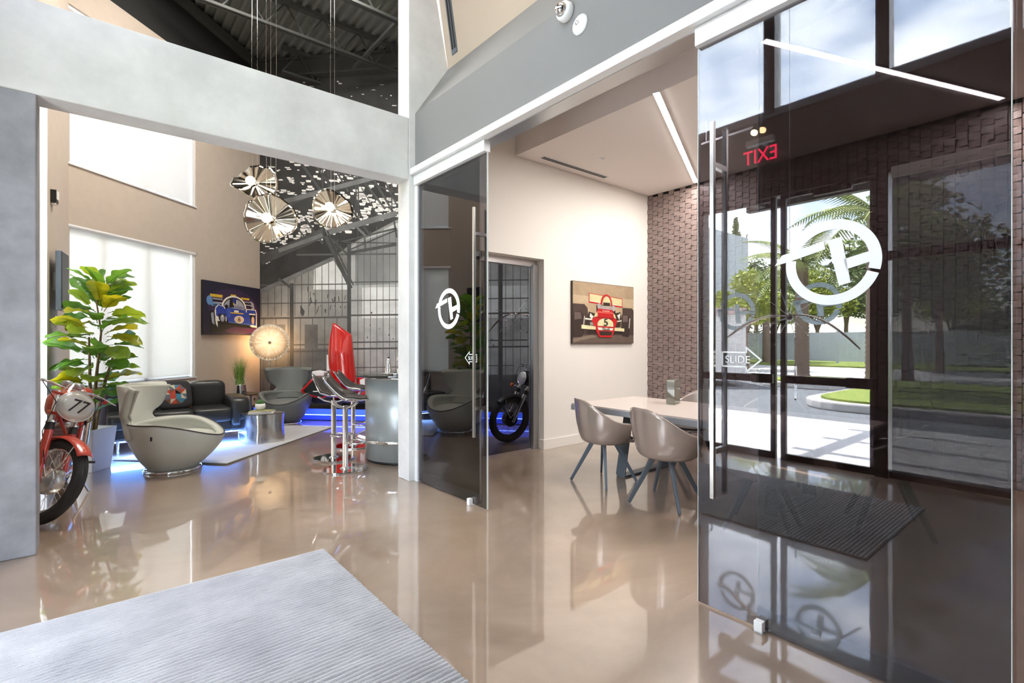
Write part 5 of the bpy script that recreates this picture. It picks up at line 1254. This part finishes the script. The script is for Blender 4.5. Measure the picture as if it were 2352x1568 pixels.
# ================================================================ MOTORCYCLES
def motorcycle(lab, loc, rz, lean, steer, frm, tankm, plate, forkm, silver):
    o = thing('motorcycle', lab, 'motorcycle', loc, (math.radians(lean), 0, math.radians(rz)))
    ua = Vector((-.42, 0, .9075)); piv = Vector((-.36, 0, .94))
    T = Matrix.Translation(piv) @ Matrix.Rotation(math.radians(steer), 4, ua) @ Matrix.Translation(-piv)
    def wheel(c, T_, front):
        c = Vector(c)
        def tor(R, r, rz_, n=48, k=12, flat=1.0):
            vs = []
            for i in range(n):
                t = 2*PI*i/n
                for j in range(k):
                    s_ = 2*PI*j/k; rr = R+r*math.cos(s_); vs.append(c+Vector((rr*math.cos(t), rz_*math.sin(s_), rr*math.sin(t))))
            return vs, [(i*k+j, i*k+(j+1) % k, ((i+1) % n)*k+(j+1) % k, ((i+1) % n)*k+j) for i in range(n) for j in range(k)]
        w_ = MB(T_); w_.add(*tor(.283, .047, .048), 0, True)
        w_ = w_.build('front_tyre' if front else 'rear_tyre', 'rubber', o)
        g_ = MB(T_)
        for yo in (-.022, -.008, .008, .022):
            R_ = .283+.047*math.sqrt(1-(yo/.048)**2)+.0005
            vs = [];
            for i in range(64):
                t = 2*PI*i/64
                for dy, dr in ((-.002, 0), (.002, 0)): vs.append(c+Vector(((R_+dr)*math.cos(t), yo+dy, (R_+dr)*math.sin(t))))
            g_.add(vs, [(2*i, 2*i+1, (2*i+3) % 128, (2*i+2) % 128) for i in range(64)])
        g_.build('tread_groove', 'black', w_)
        rm = MB(T_); rm.lathe([(.243, -.028), (.250, -.03), (.243, -.012), (.228, 0), (.243, .012), (.250, .03), (.243, .028), (.222, .0), (.243, -.028)], c, 48, axis=(0, 1, 0)); rm = rm.build('rim', 'chrome' if silver else 'darkframe', o)
        sp = MB(T_)
        for i in range(36):
            t = 2*PI*i/36; sd = .035 if i % 2 else -.035; t2 = t+(.42 if (i//2) % 2 else -.42)
            sp.tube([c+Vector((.08*math.cos(t2), sd, .08*math.sin(t2))), c+Vector((.232*math.cos(t), 0, .232*math.sin(t)))], .0017, 4)
        sp.build('spokes', 'chrome' if silver else 'alu', rm)
        hb = MB(T_); hb.lathe([(0, -.075), (.03, -.075), (.035, -.06), (.095, -.055), (.102, -.04), (.102, .04), (.095, .055), (.03, .06), (.02, .08), (0, .08)], c, 40, axis=(0, 1, 0)); hb.build('hub_drum', 'alu' if silver else 'black', o)
    wheel((0, 0, .33), T, True); wheel((-1.36, 0, .33), None, False)
    # fork
    for s_ in (-1, 1):
        y = s_*.092; d = Vector((.0, y, .33)); top = Vector((-.42*.72, y, .33+.9075*.72)); mid = d.lerp(top, .55)
        MB(T).cyl(d+ua*-.03, mid, .024, .030, 14).build('fork_lower', forkm, o)
        MB(T).cyl(mid, top, .019, n=14).build('fork_tube', 'chrome', o)
        MB(T).cyl(mid-ua*.01, mid+ua*.05, .031, .029, 14).build('fork_gaiter', 'black', o)
        MB(T).cyl(mid+ua*.05, mid+ua*.065, .034, n=14).build('fork_collar', 'alu', o)
    for q_ in (.53, .70): c = Vector((-.42*q_, 0, .33+.9075*q_)); MB(T).box(c.x-.035, c.x+.025, -.125, .125, c.z-.012, c.z+.012).build('fork_clamp', frm, o, bevel=.006)
    # fender
    m_ = MB(T)
    def fen(u, vv):
        t = math.radians(48+100*u); s_ = (vv-.5)*2; R_ = .352-.028*s_*s_; return (R_*math.cos(t), s_*.065, .33+R_*math.sin(t))
    m_.grid(fen, 22, 8).build('front_fender', tankm, o, solid=.003)
    for s_ in (-1, 1): MB(T).tube([(.04, s_*.068, .36), (.12, s_*.068, .5), (.13, s_*.06, .63)], .005, 5).tube([(.04, s_*.068, .36), (-.12, s_*.068, .5), (-.2, s_*.06, .6)], .005, 5).build('fender_stay', 'chrome', o)
    # bars
    hd_ = Vector((-.42*.74-.01, 0, .33+.9075*.74))
    MB(T).tube([(hd_.x-.10, -.38, hd_.z-.0), (hd_.x-.02, -.20, hd_.z+.03), (hd_.x, -.08, hd_.z+.02), (hd_.x, .08, hd_.z+.02), (hd_.x-.02, .20, hd_.z+.03), (hd_.x-.10, .38, hd_.z-.0)], .011, 8).build('handlebar', 'chrome', o)
    for s_ in (-1, 1):
        g_ = MB(T).cyl((hd_.x-.06, s_*.27, hd_.z+.018), (hd_.x-.112, s_*.40, hd_.z-.004), .018, .018, 12).build('grip', 'black' if s_ > 0 or not silver else 'black', o)
        if silver and s_ > 0: MB(T).cyl((hd_.x-.095, s_*.355, hd_.z+.004), (hd_.x-.116, s_*.41, hd_.z-.006), .0195, .0195, 12).build('red_grip_end', mat('red_grip', (.55, .02, .03), .5), g_)
        MB(T).tube([(hd_.x+.0, s_*.22, hd_.z+.03), (hd_.x+.03, s_*.27, hd_.z+.02), (hd_.x-.01, s_*.43, hd_.z-.005)], .006, 6).build('brake_lever', 'alu', o)
    MB(T).tube([(hd_.x+.03, -.25, hd_.z+.02), (hd_.x+.16, -.16, hd_.z-.10), (hd_.x+.14, -.12, .66), (.0, -.10, .45)], .0035, 5).tube([(hd_.x+.03, .25, hd_.z+.02), (hd_.x+.15, .19, hd_.z-.16), (hd_.x+.02, .14, .64), (-.12, .08, .62)], .0035, 5).build('cable', 'black', o)
    for y in (-.045, .045): MB(T).lathe([(0, 0), (.036, 0), (.038, .03), (.034, .036), (0, .036)], (hd_.x-.005, y, hd_.z+.035), 20, axis=(-.4, 0, .9)).build('gauge', 'alu', o)
    pc = Vector((-.17, 0, .90)); pn = Vector((.95, 0, .22)).normalized(); pu = Vector((-.22, 0, .95)).normalized()
    if plate:
        def ov(rx, rz_, off): return [pc+pn*off+Vector((0, 1, 0))*(-rx*math.cos(2*PI*i/40))+pu*rz_*math.sin(2*PI*i/40) for i in range(40)]
        k_ = MB(T); vs = ov(.150, .115, 0)+ov(.150, .115, .012)+ov(.10, .075, .022)
        k_.add(vs, [tuple(range(39, -1, -1)), tuple(range(80, 120))]+[(j*40+i, j*40+(i+1) % 40, (j+1)*40+(i+1) % 40, (j+1)*40+i) for j in range(2) for i in range(40)], 0, True)
        k_ = k_.build('number_plate', mat('plate_silver', (.60, .60, .57), .22, .3) if plate == '77' else mat('plate_white', (.85, .85, .83), .3), o)
        MB(T).tube(ov(.152, .117, .008), .006, 6, closed=True).build('plate_rim', 'alu' if plate == '77' else tankm, k_)
        text('number', plate, .155, 'ink', k_, T @ basis((0, 1, 0), tuple(pu), tuple(pn), tuple(pc+pn*.0235)), .001, shear=.25, sx=.95)
        def ws(u, vv): t = PI*(u); r_ = .10*(1-.0*vv); return tuple(pc+pn*(-.02-.10*vv*0)+Vector((0, 1, 0))*(-.105*math.cos(t)*(1-.25*vv**2))+pu*(.10+.10*vv*math.sin(t)**.6)+pn*(.03*math.sin(t)-.06*vv))
        MB(T).grid(ws, 20, 8).build('windscreen', 'clear', o)
        MB(T).tube([ws(k/20, 1) for k in range(21)], .003, 5).build('windscreen_rim', 'white', o)
    else:
        MB(T).lathe([(0, -.10), (.05, -.095), (.085, -.04), (.092, 0), (.096, .004), (.096, .012), (.09, .014)], tuple(pc), 32, axis=tuple(pn)).build('headlamp_bowl', 'black', o)
        lens = MB(T).lathe([(.09, .012), (.07, .026), (.04, .034), (0, .036)], tuple(pc), 32, axis=tuple(pn)).build('headlamp_lens', mat('lamp_lens', (.75, .8, .82), .12, .75, bump=.8, bscale=80), o)
        MB(T).tube([pc+pn*.012+Vector((0, 1, 0))*.093*math.cos(t)+pu*.093*math.sin(t) for t in [2*PI*k/32 for k in range(32)]], .005, 6, closed=True).build('lamp_rim', 'chrome', o)
        for s_ in (-1, 1):
            MB(T).tube([(-.2, s_*.1, .76), (-.18, s_*.2, .755)], .007, 6).build('indicator_stem', 'chrome', o)
            MB(T).ell((-.165, s_*.225, .755), (.028, .032, .032), 14, 8).build('indicator', 'amber', o)
        MB(T).tube([(hd_.x, .2, hd_.z+.03), (hd_.x-.02, .26, hd_.z+.2)], .005, 5).ell((hd_.x-.02, .29, hd_.z+.22), (.015, .06, .04), 12, 8).build('mirror', 'black', o)
    # body
    tk = MB(); tk.ell((-.66, 0, .86), (.29, .13, .125), 28, 16, e=.72); tk.build('fuel_tank', tankm, o)
    MB().ell((-.62, 0, .99), (.035, .035, .012), 14, 6).build('filler_cap', 'chrome', o)
    se = MB(); se.ell((-1.14, 0, .84), (.30, .12, .055), 24, 10, e=.6); se.build('seat', 'seat_dark', o)
    se = MB(); se.ell((-1.42, 0, .875), (.14, .12, .08), 20, 10, e=.8); se.build('tail_cowl', tankm, o)
    fr = MB()
    H0 = Vector((-.36, 0, .93)); H1 = Vector((-.30, 0, .80))
    for s_ in (-1, 1):
        fr.tube([H1, (-.42, s_*.07, .60), (-.50, s_*.09, .26), (-.92, s_*.10, .24), (-1.0, s_*.10, .40), (-1.02, s_*.10, .74)], .014, 8)
        fr.tube([H0, (-.55, s_*.08, .80), (-1.02, s_*.10, .76), (-1.45, s_*.09, .80)], .013, 8)
        fr.tube([(-1.0, s_*.10, .40), (-1.36, s_*.10, .33)], .014, 8)
    fr.cyl(H1, H0, .03, n=14).build('frame', frm, o)
    en = MB()
    en.ell((-.74, 0, .38), (.22, .12, .13), 24, 12, e=.6); en.build('crankcase', 'alu', o)
    m_ = MB()
    for k_ in range(9): m_.box(-.70-.09+.012*k_*.2, -.52+.01*k_*.2, -.085, .085, .47+.021*k_, .477+.021*k_)
    m_.build('cylinder_fins', 'alu', o); MB().box(-.68, -.55, -.055, .055, .42, .68).build('cylinder', 'alu', o)
    MB().ell((-.62, 0, .69), (.10, .085, .04), 16, 8, e=.6).build('cylinder_head', 'alu', o)
    MB().tube([(-.54, -.05, .62), (-.40, -.08, .56), (-.38, -.10, .36), (-.52, -.13, .24), (-.9, -.14, .24)], .019, 10).tube([(-.9, -.14, .24), (-1.0, -.15, .26), (-1.5, -.16, .36)], [.02, .036, .042], 12).build('exhaust', 'chrome', o)
    for s_ in (-1, 1):
        MB().cyl((-1.34, s_*.125, .36), (-1.22, s_*.125, .72), .012, n=10).cyl((-1.33, s_*.125, .40), (-1.25, s_*.125, .64), .028, n=14).build('shock_absorber', 'chrome', o)
        MB().tube([(-.88, s_*.12, .30), (-.88, s_*.26, .30)], .012, 8).build('foot_peg', 'black', o)
    m_ = MB()
    def rf(u, vv): t = math.radians(20+135*u); s_ = (vv-.5)*2; R_ = .36-.03*s_*s_; return (-1.36+R_*math.cos(t), s_*.075, .33+R_*math.sin(t))
    m_.grid(rf, 20, 6).build('rear_fender', tankm, o, solid=.003)
    ky = math.tan(math.radians(-lean)); MB().tube([(-.86, .11, .26), (-.80, .24+ky*.1, .05 if lean else .12)], .009, 6).build('side_stand', 'alu', o)
    return o
motorcycle('red and silver racing motorcycle with oval number 77 plate beside the column', (-3.68, 3.84, 0), -55, -8, 43, 'redf', 'redf', '77', 'redf', True)
motorcycle('black motorcycle with a round headlamp behind the dark rear door', (-.05, 6.98, 0), -150, -5, 6, 'black', 'black', None, 'chrome', False)
motorcycle('red motorcycle with a white number 4 plate, mirrored at the right edge of the glass', (*mirP(Vector((4.62, 4.10, 0)))[:2], 0), 95, -6, 0, 'redf', 'red', '4', 'alu', True)

# ================================================================ WINGED WIRE CHANDELIERS
def burst(lab, loc, S, rz, seed, hang):
    o = thing('wire_chandelier', lab, 'chandelier', loc, rz, 'winged wire chandeliers'); rg = random.Random(seed)
    MB().ell((0, 0, 0), (.03*S, .03*S, .04*S), 16, 10).build('hub', 'chrome', o)
    for s_, dz, L in ((1, -.24, .66), (-1, -.30, .56)):
        def bl(u, vv): x_ = s_*L*S*(.04+.96*u); w_ = .035*S*math.sin(PI*min(1, .12+.86*u))**.6; q_ = (vv-.5)*2; return (x_, q_*w_, dz*S*u**1.5+.012*S*(1-q_*q_)+.05*S*math.sin(PI*u))
        MB().grid(bl, 24, 6).build('wing_blade', mat('amber_mirror_blade', (.62, .5, .4), .1, .9) if 'amber_mirror_blade' not in bpy.data.materials else bpy.data.materials['amber_mirror_blade'], o, solid=.004)
    for k in range(15):
        t = k*2.399; el = rg.uniform(-.9, .9); L = rg.uniform(.26, .42)*S; d = Vector((math.cos(t)*math.cos(el), math.sin(t)*math.cos(el), math.sin(el)))
        w_ = MB().tube([d*.02, d*L*.6+Vector((0, 0, .01)), d*L], .0022*S, 5).build('wire_arm', 'chrome', o)
        MB().tube([d*L, d*(L+.02)+Vector((0, .01, .01)), d*(L+.035)+Vector((.01, 0, -.012)), d*(L+.05)], .005*S, 6).build('bulb', 'steel', w_)
    MB().tube([(0, 0, .03), (0, 0, hang)], .0025, 5).build('cable', 'alu', o)
burst('winged wire chandelier with radiating arms hanging in the lobby, mirrored in the right glass door', tuple(mirP(Vector((2.92, 5.26, 1.66)))), 1.12, TH+PI/2, 4, 5.6)
burst('winged wire chandelier hanging above the black motorcycle behind the rear door', (.06, 7.5, 1.80), .85, -.5, 8, 5.0)

# ================================================================ WALL DEVICES
WR = math.atan2(-.851, .525)
def WP(t, y, z): return Vector((-5.39+.525*t+.851*y, 6.07-.851*t+.525*y, z))
o = thing('wall_speaker', 'tall dark slim speaker panel on the narrow left lounge wall', 'speaker', WP(.68, 0, 2.06), WR)
MB().box(-.17, .17, .05, .10, -.32, .32).build('cabinet', 'leg_grey', o, bevel=.004); MB().box(-.16, .16, .10, .104, -.31, .31).build('grille', 'black', o)
MB().box(-.03, .03, 0, .05, -.1, .1).build('wall_bracket', 'alu', o)
o = thing('alarm_strobe', 'small black and white alarm strobe on the left lounge wall', 'alarm', WP(.755, 0, 2.97), WR)
MB().box(-.05, .05, 0, .05, -.07, .07).build('housing', 'black', o, bevel=.003); MB().box(-.042, .042, .05, .056, -.03, .06).build('lens', 'white', o); MB().box(-.035, .035, 0.005, .045, -.09, -.07).build('horn', 'steel', o)
# roller shade chain and spot lamp at the left end of the concrete portal
o = tag(frame(MB().tube([(-.97, 4.505, 1.7), (-.97, 4.505, 3.9)], .003, 6).build('bead_chain', 'steel'), 'G'), 'thin beaded shade chain hanging down the concrete column at the far left', 'chain')
o = thing('spot_lamp', 'black spot lamp on top of the left end of the concrete beam', 'spotlight', GP(-.36, 4.60, 3.642), TH)
MB().cyl((0, 0, 0), (0, 0, .06), .02).build('stem', 'black', o); MB().cyl((0, .05, .10), (0, -.10, .06), .05, .055, 18).build('body', 'black', o)
MB().cyl((0, -.101, .0597), (0, -.104, .059), .045, n=18).build('lens', 'alu', o)
